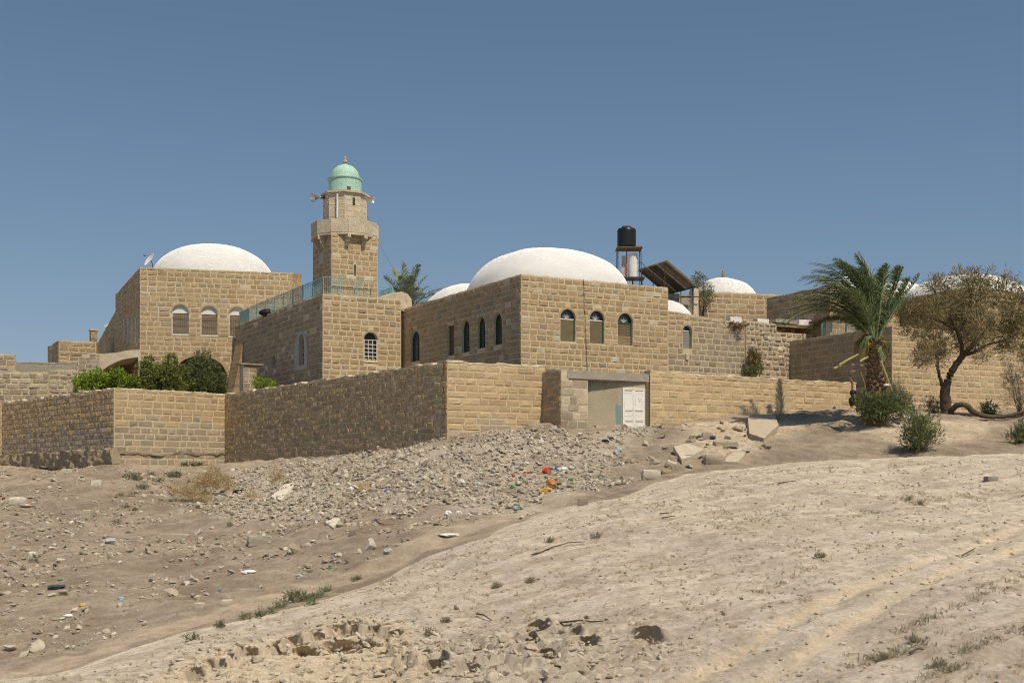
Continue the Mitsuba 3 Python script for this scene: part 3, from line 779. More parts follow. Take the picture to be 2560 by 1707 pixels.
# a rounded vault end on the right corner of the roof
s0, _ = FM.sz(958, 740); s1, _ = FM.sz(1022, 740)
zc = FM.sz(1000, 742)[1]
prof = [(s0, ZM - 0.15), (s1 + 0.25, ZM - 1.2), (s1 + 0.3, ZM - 0.2), (s1 + 0.22, ZM + 0.18), (s1 - 0.1, ZM + 0.52), (s1 - 0.6, ZM + 0.62), (s0 + 0.7, ZM + 0.45), (s0 + 0.2, ZM + 0.22)]
m = FM.prism(Polygon(prof), -1.9, -0.05)
v, f = trimesh.remesh.subdivide_to_size(m.vertices, m.faces, 0.4)
add(k + '__vault_end', rough(trimesh.Trimesh(v, f, process=False), 0.035, 0.5, 4), 'm_lime')

# ------------------------------------------------------------------ the minaret
AT = P(829, 0, 96.0) * [1, 1, 0]
FT, LT = Face(AT, AT + D2 * 3.8), Face(AT + D1 * 4.1, AT)
ZT0, ZT1 = ZM - 0.02, 19.0
k = thing('minaret', 'square stone minaret with an octagonal lantern and a mint green dome', 'minaret')
ot = [opening(FT, 885.5, 889.8, 662, 690, False)]
w = panel(k + '__shaft', FT, ZT0, ZT1, ot)
w2 = panel(k + '__shaft', LT, ZT0, ZT1, s1=LT.L - 0.453)
ms = Mason(k)
pale_spots = lambda s, z: 0.95 if float(np.random.default_rng(int(s * 53 + z * 177)).uniform()) > 0.86 else 0.05
ms.lay(w, FT, ZT0 + 0.05, ZT1, 0.40, (1.0, 1.9), 0.085, (0.02, 0.05), pale_spots, ot, 41)
ms.lay(w2, LT, ZT0 + 0.05, ZT1, 0.40, (1.0, 1.9), 0.055, (0.02, 0.05), 0.1, (), 42)
ms.done()
window(w + '__slit', FT, ot[0], 'slot')
wp = opening(LT, 800, 811, 634, 660, False)
add(w2 + '__blocked_window', LT.prism(sbox(wp[0], wp[2], wp[1], wp[3]), -0.02, 0.07), 'm_plaster_grey')
core(k + '__inner_shaft', plan(AT + D1 * 0.453 + D2 * 0.453, AT + D2 * 3.8 + D1 * 0.453, AT + D2 * 3.8 + D1 * 4.1, AT + D1 * 4.1 + D2 * 0.453), ZT0, ZT1)
TC = AT + D2 * 1.9 + D1 * 2.05

def ngon(n, r, turn=0.0, c=TC):
    a0 = math.atan2(D2[1], D2[0]) + turn
    return [(c[0] + r * math.cos(a0 + 2 * math.pi * i / n), c[1] + r * math.sin(a0 + 2 * math.pi * i / n)) for i in range(n)]

RB = 2.62
outer = Polygon(ngon(12, RB, math.radians(15)))
floor_ = trimesh.creation.extrude_polygon(outer, 0.16, engine='earcut'); floor_.apply_translation([0, 0, ZT1 + 0.003])
bal = add(k + '__balcony', floor_, 'm_lime')
ring_pts = ngon(12, RB + 0.03, math.radians(15)); ring_in = ngon(12, RB - 0.25, math.radians(15))
rng = np.random.default_rng(77)
PAR = 1.02
for i in range(12):
    a, b = np.array(ring_pts[i]), np.array(ring_pts[(i + 1) % 12]); c, d = np.array(ring_in[(i + 1) % 12]), np.array(ring_in[i])
    g = 0.006 * unit(b - a)
    broken = False
    hgt = PAR
    pts = [(a + g), (b - g), (c - g), (d + g)]
    m = trimesh.creation.extrude_polygon(Polygon(pts), hgt, engine='earcut'); m.apply_translation([0, 0, ZT1 + 0.166])
    v, f = trimesh.remesh.subdivide_to_size(m.vertices, m.faces, 0.45)
    mm = rough(trimesh.Trimesh(v, f, process=False), 0.028, 0.4, i)
    add(bal + '__parapet_slab', mm, 'm_lime')
# corbels under the balcony: a block and a stepped bracket below each corner that overhangs
for i in range(12):
    a = np.array(list(ring_pts[i]) + [0.0]); r = unit((a - TC) * [1, 1, 0]); t = np.cross(ZH, r)
    off = np.abs([np.dot(a - TC, D2), np.dot(a - TC, D1)])
    if off.min() > 1.7:
        continue
    nrm = D2 * np.sign(np.dot(a - TC, D2)) if off[0] > off[1] else D1 * np.sign(np.dot(a - TC, D1))
    t = np.cross(ZH, nrm)
    base = TC + nrm * (1.9 if off[0] > off[1] else 2.05) + t * np.dot(a - TC, t)
    base[2] = 0
    over = max(off) - 1.95
    blocks = [obox(base + nrm * (over * f / 2) + ZH * z, nrm, t, ZH, over * f / 2 + 0.02, 0.13, 0.135) for f, z in ((1.0, ZT1 - 0.13), (0.66, ZT1 - 0.42), (0.33, ZT1 - 0.71))]
    add(bal + '__corbel', join(blocks), 'm_lime')
lant = Polygon(ngon(8, 1.74, math.radians(22.5)))
Z2, Z3 = ZT1 + 0.16, 22.42
m = trimesh.creation.extrude_polygon(lant.buffer(-0.05, join_style=2), Z3 - Z2, engine='earcut'); m.apply_translation([0, 0, Z2 + 0.003])
lk = add(k + '__lantern', m, 'm_mortar')
oct_pts = ngon(8, 1.74, math.radians(22.5))
ms = Mason(k)
msr = []
for i in range(8):
    a, b = np.array(oct_pts[i] + (0,)), np.array(oct_pts[(i + 1) % 8] + (0,))
    fc = Face(a, b)
    if np.dot(fc.n, (fc.A - TC) * [1, 1, 0]) < 0:
        fc = Face(b, a)
    hol = []
    if abs(np.dot(fc.n, -D1) - 1) < 0.01:
        hol = [opening(fc, 882, 888, 494, 514, False)]
    mi_ = Mason(lk, True)
    mi_.lay(lk, fc, Z2 + 0.02, Z3 - 0.02, 0.46, (1.3, 2.4), 0.022, (0.004, 0.014), lambda s, z: 0.85 + 0.15 * float(np.random.default_rng(int(s * 53 + z * 177)).uniform()), hol, 50 + i, tone=(0.4, 1.0), shift=-0.045, wob=0.006)
    for o in hol:
        add(lk + '__slit', fc.prism(sbox(o[0], o[2], o[1], o[3]), -0.06, -0.044), 'm_pane')
        FL = fc
    msr += mi_.rows
mi_ = Mason(lk); mi_.rows = msr; mi_.done()
corn = trimesh.creation.extrude_polygon(Polygon(ngon(8, 1.9, math.radians(22.5))), 0.14, engine='earcut'); corn.apply_translation([0, 0, Z3 + 0.003])
v, f = trimesh.remesh.subdivide_to_size(corn.vertices, corn.faces, 0.4)
add(k + '__cornice', rough(trimesh.Trimesh(v, f, process=False), 0.02, 0.4, 2), 'm_lime')
Z4 = Z3 + 0.146
drum_p = [(1.28, 0), (1.28, 1.12), (1.36, 1.13), (1.37, 1.21), (1.27, 1.25), (1.14, 1.27)] + [(1.14 * math.cos(a), 1.27 + 1.10 * math.sin(a)) for a in np.linspace(0.06, math.pi / 2 - 0.02, 16)] + [(0, 2.37)]
tcz = np.array([TC[0], TC[1], Z4])
dm = add(k + '__dome', lathe(drum_p, tcz, 48), 'm_green', smooth=28)
hd = unit(P(876, 0, 97) * [1, 1, 0] - TC)
ht = np.cross(ZH, hd)
add(dm + '__hatch', obox(tcz + hd * 1.275 + ZH * 0.19, hd, ht, ZH, 0.03, 0.15, 0.19), 'm_wood')
add(k + '__finial', lathe([(0.0, 0), (0.17, 0.0), (0.13, 0.12), (0.2, 0.22), (0.2, 0.3), (0.09, 0.4), (0.13, 0.5), (0.12, 0.58), (0.04, 0.66), (0.0, 0.72)], tcz + ZH * 2.34, 16), 'm_plaster', smooth=30)
# the white lamp tube on the left face of the lantern
fl = Face(np.array(oct_pts[0] + (0,)), np.array(oct_pts[1] + (0,)))
for i in range(8):
    a, b = np.array(oct_pts[i] + (0,)), np.array(oct_pts[(i + 1) % 8] + (0,))
    fc = Face(a, b)
    if np.dot(fc.n, (fc.A - TC) * [1, 1, 0]) < 0:
        fc = Face(b, a)
    if np.dot(fc.n, unit(-D1 - D2)) > 0.99:
        fl = fc
sa, za = fl.sz(844.5, 546); _, zb_ = fl.sz(844.5, 486)
k = thing('lamp_tube', 'long white lamp tube fixed upright to the octagonal lantern of the minaret', 'lamp')
add(k + '__tube', tube([fl.at(sa, za, 0.1), fl.at(sa, zb_, 0.1)], 0.085, 10), 'm_frame_white', smooth=40)
add(k + '__bracket', obox(fl.at(sa, (za + zb_) / 2, 0.03), fl.ex, ZH, fl.n, 0.05, (zb_ - za) / 2 * 0.9, 0.03), 'm_iron')

def horn(mouth, back, label):
    k = thing('horn_loudspeaker', label, 'loudspeaker', 'loudspeakers on the minaret')
    mouth, back = np.asarray(mouth), np.asarray(back)
    ax = unit(mouth - back); L = np.linalg.norm(mouth - back)
    prof = [(0.07, 0.0), (0.075, L * 0.18), (0.1, L * 0.35), (0.17, L * 0.6), (0.29, L * 0.87), (0.36, L), (0.345, L), (0.275, L * 0.87), (0.15, L * 0.6), (0.06, L * 0.35), (0.0, L * 0.33)]
    m = trimesh.creation.revolve(np.array(prof), sections=28)
    a = unit(np.cross(ax, ZH)); b = np.cross(ax, a)
    v = back + m.vertices[:, :1] * a + m.vertices[:, 1:2] * b + m.vertices[:, 2:] * ax
    add(k + '__bell', trimesh.Trimesh(v, m.faces, process=False), 'm_metal', smooth=35)
    add(k + '__driver', tube([back - ax * 0.28, back + ax * 0.04], 0.11, 12), 'm_iron', smooth=40)
    add(k + '__arm', tube([back - ax * 0.1, TC * [1, 1, 0] + (back - TC) * [0.62, 0.62, 0] + ZH * (back[2] - 0.03)], 0.03), 'm_iron')

horn(P(781, 495.5, 97.6), P(803, 494.5, 98.1), 'silver horn loudspeaker on the left side of the minaret lantern')
horn(P(933, 500, 98.8), P(915, 498, 98.9), 'silver horn loudspeaker on the right side of the minaret lantern')

k = thing('cable', 'thin sagging cable running from the minaret lantern down to the domed hall roof', 'cable')
ca, cb_ = TC * [1, 1, 0] + D2 * 1.7 + ZH * 21.4, A1 + D1 * 17 + D2 * 1.0 + ZH * 0.3
add(k, tube([ca * (1 - t) + cb_ * t - ZH * 1.1 * math.sin(math.pi * t) for t in np.linspace(0, 1, 14)], 0.012, 4), 'm_iron', fixed=True)

# ------------------------------------------------------------------ roof terrace railing of the prayer house
k = thing('roof_railing', 'pale teal metal railing round the roof terrace of the prayer house', 'railing')
def rail_run(p, q, n, hgt=1.28, label=None):
    p, q = np.asarray(p), np.asarray(q)
    L = np.linalg.norm(q - p)
    ex = (q - p) / L
    for z in (hgt, 0.12):
        add(k + '__rail', tube([p + ZH * z, q + ZH * z], 0.028), 'm_teal')
    for s in np.linspace(0, L, n):
        add(k + '__post', tube([p + ex * s - ZH * 0.1, p + ex * s + ZH * (hgt + 0.05)], 0.036), 'm_teal')
    for s in np.arange(0.14, L, 0.15):
        add(k + '__baluster', tube([p + ex * s + ZH * 0.12, p + ex * s + ZH * hgt], 0.014, 4), 'm_teal')
sA = FM.at(0.12, ZM, -0.16)
sB = FM.at(FM.sz(935, 728)[0], ZM, -0.16)
sg0, sg1 = LM.sz(594, 800)[0], LM.sz(617, 800)[0]
rail_run(LM.at(sg1, ZM, -0.2), sA, 9)
rail_run(sA, sB, 4)
sC = sB + D1 * 2.6 + D2 * 0.5
rail_run(sB + D1 * 2.2, sB + D1 * 2.2 + D2 * 2.6, 3, 1.3)
rail_run(sB + D1 * 2.2 + D2 * 2.6, sB + D1 * 4.6 + D2 * 2.6, 2, 1.3)
pg = LM.at(sg1 - 0.1, ZM, -0.2); pg2 = LM.at(sg0, ZM, -0.2)
add(k + '__gate_panel', join([obox((pg + pg2) / 2 + ZH * 0.62, LM.ex, LM.n, ZH, np.linalg.norm(pg - pg2) / 2, 0.02, 0.6)]), 'm_teal')
add(k + '__post', tube([pg2, pg2 + ZH * 1.35], 0.05), 'm_teal')
bb = LM.at(LM.sz(666, 775)[0], ZM + 0.16, -0.1)
m = trimesh.creation.icosphere(2, 1.0); m.vertices *= [0.75, 0.45, 0.3]; m.apply_translation(bb)
k = thing('tarpaulin_bundle', 'black bundle lying on the edge of the prayer house roof beneath its railing', 'bundle')
add(k, rough(m, 0.09, 0.35, 8), 'm_bag_black', smooth=True, fixed=True)

# ------------------------------------------------------------------ the arcaded hall on the left
AL = P(350, 669, 113.5)
ZL = AL[2]
BL = P(734, 683, 116.6)
FL_, LL = Face(AL, BL), Face(P(289, 737, 130.0), AL)
LL2 = Face(P(234, 0, 160.0), P(289, 737, 130.0))
k = thing('arcaded_hall', 'tall stone hall on the left with white framed arched windows above a dark arch', 'building')
ol = [opening(FL_, 430, 472, 762, 836), opening(FL_, 502, 544, 765, 839), opening(FL_, 572.5, 612, 768, 842)]
oa = opening(FL_, 436, 566, 890, 1010, True, 0.35, 0.75)
rl = ragged(ZL, 0.03, 14)
w = panel(k + '__wall', FL_, 0.5, rl, ol + [oa], thick=0.6)
w2 = panel(k + '__wall', LL, 0.5, ragged(ZL, 0.03, 15), s1=LL.L - 0.603, thick=0.6)
zl2 = P(289, 778, 130.0)[2]
w3 = panel(k + '__wall', LL2, 0.5, lambda s: zl2 - 0.9 + 0.9 * s / LL2.L, thick=0.6, s1=LL2.L - 0.004)
labels[w2] = {'label': 'shaded left wall of the arcaded hall'}
ms = Mason(k)
ms.lay(w, FL_, 2.5, rl, 0.45, (1.2, 2.2), 0.09, (0.022, 0.05), varied(0.06, 0.05), ol + [oa], 61)
ms.lay(w2, LL, 7.0, lambda s: ZL, 0.45, (1.4, 2.4), 0.06, (0.02, 0.05), 0.1, (), 62)
ms.lay(w3, LL2, 9.0, lambda s: zl2 - 0.9 + 0.9 * s / LL2.L, 0.45, (1.6, 2.6), 0.06, (0.02, 0.05), 0.1, (), 63)
ms.done()
for o in ol:
    window(w + '__window', FL_, o, 'blind')
ring_o = arch_poly(oa[0] - 0.35, oa[1] + 0.35, oa[2], oa[3] + 0.35, flat=0.75).difference(arch_poly(oa[0], oa[1], oa[2] - 1, oa[3], flat=0.75))
m = FL_.prism(ring_o, -0.1, 0.03)
add(w + '__arch_ring', m, 'm_stone', uv=np.tile([0.6, 0.1], (len(m.vertices), 1)))
for u in (311, 321, 331, 340):
    s, z = LL.sz(u, 855); _, zt = LL.sz(u, 795)
    add(w2 + '__window', LL.prism(arch_poly(s - 0.45, s + 0.45, z, zt), -0.02, 0.05), 'm_plaster_grey')
e1 = FL_.ex; e2 = -FL_.n; e3 = -LL.ex
qa, qb = AL * [1, 1, 0], BL * [1, 1, 0]
core(k + '__roof', plan(qa + e2 * 0.603 + e1 * 0.7, qb + e2 * 0.603, qb + e3 * 17.4, qa + e3 * 17.4 + e1 * 0.7), oa[3] + 0.5, ZL - 0.3)
core(k + '__arcade_back', plan(qa + e2 * 5 + e1 * 0.7, qb + e2 * 5, qb + e3 * 17.3, qa + e3 * 17.3 + e1 * 0.7), 0.5, oa[3] + 0.495)
core(k + '__rear_wing', plan(LL2.at(0.1, 0, -0.603), LL2.at(LL2.L, 0, -0.603), LL2.at(LL2.L, 0, -9), LL2.at(0, 0, -9)), 0.5, zl2 - 0.95)
dc = P(532, 0, 121.5)
dome(k + '__dome', dc[0], dc[1], ZL - 0.4, 5.87, 5.7, 3.9, 2.1, 2.2, e1, 7, dent=0.06)
add(k + '__end_pier', obox(qb + e1 * 0.45 + e3 * 0.9 + ZH * (ZL - 2.03), e1, e2, ZH, 0.44, 0.9, 2.0), 'm_farwall')
s, z = LL2.sz(264, 812)
k = thing('floodlight', 'small white floodlight on the sloping wall top left of the arcaded hall', 'lamp')
pf = LL2.at(s, zl2 - 0.45, -0.2)
add(k + '__post', tube([pf - ZH * 0.2, pf + ZH * 0.35], 0.05), 'm_iron')
add(k + '__head', obox(pf + ZH * 0.45, unit([1, -0.3, 0.2]), unit([0.3, 1, 0]), ZH, 0.3, 0.18, 0.16), 'm_frame_white')
k = thing('satellite_dish', 'white satellite dish on the roof corner beside the left dome', 'dish')
cd = P(376, 651, 115.1)
ax = unit([-0.62, -0.55, 0.5])
t = np.linspace(0, 0.78, 9)
prof = [(x, 0.22 * x * x) for x in t] + [(x, 0.22 * x * x + 0.03) for x in t[::-1]]
m = trimesh.creation.revolve(np.array(prof), sections=32)
a = unit(np.cross(ax, ZH)); b = np.cross(ax, a)
add(k + '__reflector', trimesh.Trimesh(cd + m.vertices[:, :1] * a * 0.72 + m.vertices[:, 1:2] * b * 0.85 + m.vertices[:, 2:] * ax, m.faces, process=False), 'm_frame_white', smooth=40)
add(k + '__feed_arm', join([tube([cd - b * 0.6, cd + ax * 0.65], 0.02), tube([cd + ax * 0.6, cd + ax * 0.78], 0.05)]), 'm_iron')
add(k + '__mast', tube([cd - ax * 0.05, cd - ax * 0.25 - ZH * 0.2, np.array([cd[0] + 0.1, cd[1] + 0.15, ZL - 0.35])], 0.04), 'm_iron')

# ------------------------------------------------------------------ old walls, vault and parapets at the far left
k = thing('vaulted_passage', 'half ruined vault of pale stone leaning against the left hall, dark underneath', 'vault')
FV = Face(P(200, 0, 110.5), P(352, 0, 112.3))
pt = lambda u, v: FV.sz(u, v)
outl = Polygon([pt(196, 1010), pt(196, 893), pt(214, 886), pt(230, 884), pt(262, 884), pt(290, 882), pt(318, 876), pt(352, 874), pt(352, 1010)])
hole = Polygon([pt(248, 1010), pt(248, 938), pt(258, 924), pt(272, 914), pt(290, 905), pt(306, 899), pt(322, 896), pt(345, 893), pt(345, 1010)])
add(k + '__wall', FV.prism(outl.difference(hole), -1.2, 0), 'm_lime')
sv, _ = pt(196, 900)
rub_top = np.array([pt(196, 893), pt(214, 886), pt(262, 884), pt(318, 876), pt(352, 874)])
hole_b = np.array([pt(248, 938), pt(258, 924), pt(290, 905), pt(322, 896), pt(345, 893)])
ms = Mason(k)
ms.lay(k + '__wall', FV, pt(230, 960)[1], lambda s: np.interp(s, rub_top[:, 0], rub_top[:, 1]), 0.36, (0.9, 1.9), 0.05, (0.02, 0.06), 0.55, (), 64, s0=pt(197, 900)[0], s1=pt(249, 900)[0], wob=0.03)
ms.done()
add(k + '__vault_roof', FV.prism(Polygon([pt(256, 926), pt(272, 914), pt(290, 905), pt(306, 899), pt(322, 896), pt(345, 893), pt(345, 885), pt(300, 890), pt(262, 905)]), -7.0, -1.25), 'm_lime')
add(k + '__back_wall', FV.prism(sbox(pt(200, 1000)[0], 0.5, pt(352, 1000)[0] + 0.3, pt(300, 893)[1]), -7.4, -7.05), 'm_farwall')
k = thing('stone_block_house', 'small flat stone block house on the skyline left of the arcaded hall', 'building')
FK = Face(P(147, 0, 128.0), P(240, 0, 130.0)); FKL = Face(P(147, 0, 128.0) + D1 * 4, P(147, 0, 128.0))
zk = P(190, 853, 129)[2]
w = panel(k + '__wall', FK, 0.5, ragged(zk, 0.06, 30)); w2 = panel(k + '__wall', FKL, 0.5, ragged(zk, 0.06, 31), s1=FKL.L - 0.453)
ms = Mason(k); ms.lay(w, FK, 10.5, zk, 0.5, (1.2, 2.6), 0.07, (0.03, 0.07), 0.2, (), 71, wob=0.03); ms.lay(w2, FKL, 10.5, zk, 0.5, (1.2, 2.6), 0.06, (0.03, 0.06), 0.2, (), 72); ms.done()
core(k + '__roof', plan(FK.at(0.47, 0, -0.453), FK.at(FK.L, 0, -0.453), FK.at(FK.L, 0, -5), FK.at(0.0, 0, -5)), 0.5, zk - 0.2)
k = thing('chimney_stub', 'short stone chimney stub standing behind the block house on the skyline', 'chimney')
cc = P(233.5, 0, 131.5)
zc0, zc1 = P(233, 856, 131.5)[2] - 1.5, P(233, 828, 131.5)[2]
m = obox([cc[0], cc[1], (zc0 + zc1) / 2], D2, D1, ZH, 0.33, 0.4, (zc1 - zc0) / 2)
v, f = trimesh.remesh.subdivide_to_size(m.vertices, m.faces, 0.4)
add(k + '__shaft', rough(trimesh.Trimesh(v, f, process=False), 0.04, 0.4, 3), 'm_farwall')
add(k + '__cap', rough(obox([cc[0], cc[1], zc1 + 0.09], D2, D1, ZH, 0.42, 0.48, 0.08), 0.03, 0.5, 5), 'm_lime')
def old_wall(key, label, cat, a, b, Ya, Yb, vt, zb, ch, pal, seed, z0, bsdf='m_mortar', lr=(1.0, 2.4), amp=0.1, thick=0.5, stones=True, most=200):
    f = Face(P(a, 0, Ya), P(b, 0, Yb))
    k = thing(key, label, cat)
    pts = np.array([f.sz(u, v) for u, v in vt])
    top = ragged(lambda s: np.interp(s, pts[:, 0], pts[:, 1]), amp, seed)
    w = panel(k + '__wall', f, zb, top, thick=thick, bsdf=bsdf)
    if stones:
        ms = Mason(k); ms.lay(w, f, z0, top, ch, lr, 0.07, (0.03, 0.09), pal, (), seed, wob=0.04); ms.done(most)
    else:
        coping(k + '__coping', f, lambda s: np.interp(s, pts[:, 0], pts[:, 1]) + amp, 0, f.L, thick, 'm_concrete', seed)
    return k, f
randpal = lambda lo, hi: (lambda s, z: lo + (hi - lo) * float(np.random.default_rng(int(s * 91 + z * 173)).uniform()))
old_wall('ruined_wall', 'rough stone wall end at the left edge of the view, higher than the grey parapet beside it', 'wall', -40, 38, 117, 117.6, [(-40, 886), (38, 887)], 0.5, 0.5, randpal(0.2, 0.8), 81, 6.0)
old_wall('concrete_parapet', 'smooth grey concrete parapet between the rough wall end and the vault at far left', 'wall', 38, 192, 121, 123, [(38, 906), (192, 909)], 0.5, 0.5, 0.5, 82, 6.0, 'm_concrete', stones=False, amp=0.0)
old_wall('ruined_wall', 'rough pale stone wall below the grey concrete parapet, reaching the left edge of the view', 'wall', -60, 121, 115, 116, [(-60, 930), (121, 930)], 0.5, 0.5, randpal(0.2, 0.85), 83, 5.5)
old_wall('ruined_wall', 'low rubble wall stub under the left end of the vault, just behind the shaded boundary wall', 'wall', 124, 200, 112.5, 113.2, [(124, 927), (200, 925)], 0.5, 0.4, randpal(0.25, 0.8), 84, 5.5)
k = thing('gate_pillar', 'narrow stone pillar capped with a thin slab in front of the long shaded prayer house wall', 'pillar')
FP = Face(P(609, 0, 101.0), P(641, 0, 101.6))
zp = FP.sz(620, 912)[1]
w = panel(k + '__shaft', FP, 1.0, zp, thick=0.9)
ms = Mason(k); ms.lay(w, FP, 4.5, zp, 0.4, (1.0, 1.6), 0.06, (0.02, 0.05), 0.4, (), 85); ms.done()
add(k + '__cap_slab', rough(FP.prism(sbox(-0.3, zp + 0.003, FP.L + 0.55, zp + 0.1), -1.1, 0.2), 0.02, 0.6), 'm_concrete')

# ------------------------------------------------------------------ domed building behind the annex, right of the solar collectors
k = thing('domed_shrine', 'pale stone block with a low white dome and finial, behind the annex', 'building')
FS = Face(P(1728, 0, 99.6), P(1986, 0, 101.8))
zs_ = P(1856, 733, 100.7)[2]
rs = ragged(zs_, 0.04, 40)
w = panel(k + '__wall', FS, 9.0, rs)
ms = Mason(k); ms.lay(w, FS, 11.8, rs, 0.42, (1.2, 2.2), 0.085, (0.02, 0.055), randpal(0.0, 0.25), (), 91); ms.done()
core(k + '__roof', plan(FS.at(0, 0, -0.453), FS.at(FS.L, 0, -0.453), FS.at(FS.L, 0, -9), FS.at(0, 0, -9)), 9.0, zs_ - 0.25)
dc = P(1808, 0, 104.6)
dome(k + '__dome', dc[0], dc[1], zs_ - 0.3, 2.85, 2.8, 2.15, 1.95, 2.1, seed=9)
zf = zs_ - 0.3 + 2.13
add(k + '__finial', join([tube([[dc[0], dc[1], zf - 0.05], [dc[0], dc[1], zf + 0.2]], [0.16, 0.12], 10), tube([[dc[0], dc[1], zf + 0.2], [dc[0], dc[1], zf + 0.62]], 0.035)] + [(lambda s_, z_: trimesh.Trimesh(s_.vertices + [dc[0], dc[1], z_], s_.faces))(trimesh.creation.icosphere(2, r_), zf + z_) for r_, z_ in ((0.15, 0.3), (0.1, 0.5))]), 'm_brass', smooth=40)
scene['m_brass'] = flat((0.33, 0.25, 0.12), 0.4, 0.3)
for (u0, u1, v0, v1), lab in (((1820, 1853, 792, 803), 'whitewashed block on the annex wall top, the left one of the two white blocks'), ((1887, 1922, 797, 810), 'whitewashed block on the rubble house wall top, the right one of the two white blocks')):
    k = thing('parapet_block', lab, 'block', 'whitewashed parapet blocks')
    Y = FA.at(FA.sz((u0 + u1) / 2, v1)[0], 0)[1] + 0.6
    a, b = P(u0, v1 + 4, Y), P(u1, v0, Y)
    m = obox([(a[0] + b[0]) / 2, Y + 0.25, (a[2] + b[2]) / 2], D2, D1, ZH, (b[0] - a[0]) / 2 * 1.05, 0.25, (b[2] - a[2]) / 2)
    v, f = trimesh.remesh.subdivide_to_size(m.vertices, m.faces, 0.3)
    add(k, rough(trimesh.Trimesh(v, f, process=False), 0.03, 0.3, int(u0)), 'm_white', fixed=True)

# ------------------------------------------------------------------ the terraced building on the right
k = thing('terrace_building', 'long low stone building at the right behind the palm and the feathery tree', 'building')
AR = P(2230, 816, 84.0)
ZR = AR[2]
FR3, LR3 = Face(AR, AR + D2 * 17), Face(AR + D1 * 12, AR)
rr = ragged(ZR, 0.04, 50)
w = panel(k + '__wall', FR3, 2.0, rr); w2 = panel(k + '__wall', LR3, 2.0, ragged(ZR, 0.03, 51), s1=LR3.L - 0.453)
ms = Mason(k, False)
ms.lay(w, FR3, 4.2, rr, 0.41, (1.1, 2.2), 0.09, (0.02, 0.05), 0.1, (), 95, tone=(0.6, 1.6))
ms.behind = True
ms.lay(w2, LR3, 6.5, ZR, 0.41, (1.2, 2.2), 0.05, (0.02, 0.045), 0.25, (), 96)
ms.done()
core(k + '__roof', plan(AR + D1 * 0.453 + D2 * 0.453, AR + D2 * 17 + D1 * 0.453, AR + D2 * 17 + D1 * 14, AR + D1 * 14 + D2 * 0.453), 2.0, ZR - 0.15)
k = thing('upper_domed_hall', 'upper hall at the right edge with white domes showing above the feathery tree', 'building')
AU = P(2431, 718, 90.0)
ZU = AU[2]
FU, LU = Face(AU, AU + D2 * 12), Face(AU + D1 * 16, AU)
w = panel(k + '__wall', FU, ZR - 0.3, ragged(ZU, 0.03, 52)); w2 = panel(k + '__wall', LU, ZR - 0.3, ragged(ZU, 0.03, 53), s1=LU.L - 0.453)
ms = Mason(k)
ms.lay(w, FU, ZR - 0.1, ZU, 0.42, (1.2, 2.2), 0.08, (0.02, 0.05), 0.1, (), 97)
ms.lay(w2, LU, ZR - 0.1, ZU, 0.42, (1.2, 2.2), 0.06, (0.02, 0.05), 0.15, (), 98)
ms.done()
core(k + '__roof', plan(AU + D1 * 0.453 + D2 * 0.453, AU + D2 * 12 + D1 * 0.453, AU + D2 * 12 + D1 * 16, AU + D1 * 16 + D2 * 0.453), ZR - 0.3, ZU - 0.25)
dc = AU + D2 * 5.2 + D1 * 5.2
dome(k + '__dome', dc[0], dc[1], ZU - 0.3, 4.7, 4.6, 2.25, 2.1, 2.2, seed=10)
dc = P(2247, 0, 101.0)
dome(k + '__dome', dc[0], dc[1], P(0, 752, 101)[2] - 0.2, 2.7, 2.6, P(0, 704, 101)[2] - P(0, 752, 101)[2] + 0.2, 1.9, 2.1, seed=11)
dc = P(2142, 0, 103.0)
dome(k + '__dome', dc[0], dc[1], P(0, 756, 103)[2] - 0.2, 2.55, 2.5, P(0, 686, 103)[2] - P(0, 756, 103)[2] + 0.2, 1.9, 2.1, seed=12)
k = thing('roof_house', 'small upper stone house behind the palm fronds, its left wall in shade', 'building')
AH = P(2075, 715, 92.0)
ZH_ = AH[2]
FH, LH = Face(AH, AH + D2 * 7), Face(AH + D1 * 7, AH)
w = panel(k + '__wall', FH, ZR - 0.3, ZH_); w2 = panel(k + '__wall', LH, 11.95, ZH_, s1=LH.L - 0.453)
ms = Mason(k); ms.lay(w, FH, ZR, ZH_, 0.42, (1.2, 2.2), 0.08, (0.02, 0.05), 0.2, (), 99); ms.lay(w2, LH, 12.0, ZH_, 0.42, (1.2, 2.2), 0.06, (0.02, 0.05), 0.3, (), 100); ms.done(150)
core(k + '__roof', plan(AH + D1 * 0.453 + D2 * 0.453, AH + D2 * 7 + D1 * 0.453, AH + D2 * 7 + D1 * 7, AH + D1 * 7 + D2 * 0.453), ZR - 0.3, ZH_ - 0.1)
add(k + '__floor_edge', obox(AH * [1, 1, 0] + D1 * 2.6 - D2 * 0.1 + ZH * 11.87, D1, D2, ZH, 3.2, 0.35, 0.07), 'm_rust')
k = thing('mesh_fence', 'teal mesh fence on the terrace edge behind the palm', 'fence')
p, q = LR3.at(LR3.L - 7.0, ZR, -0.3), LR3.at(LR3.L - 2.2, ZR, -0.3)
wires = [tube([p + ZH * z, q + ZH * z], 0.014, 4) for z in np.linspace(0.1, 1.1, 7)] + [tube([p + (q - p) * t + ZH * 0.1, p + (q - p) * t + ZH * 1.1], 0.014, 4) for t in np.linspace(0.02, 0.98, 30)]
add(k + '__mesh', join(wires), 'm_teal')
for t in (0, 0.5, 1):
    add(k + '__post', tube([p + (q - p) * t, p + (q - p) * t + ZH * 1.2], 0.045), 'm_teal')
k = thing('whitewashed_stone', 'white painted stone ledge under the palm fronds, right of the black roof slot', 'stone')
m = obox(P(2010, 808, 93.5), D2, D1, ZH, 0.75, 0.3, 0.2); v, f = trimesh.remesh.subdivide_to_size(m.vertices, m.faces, 0.25)
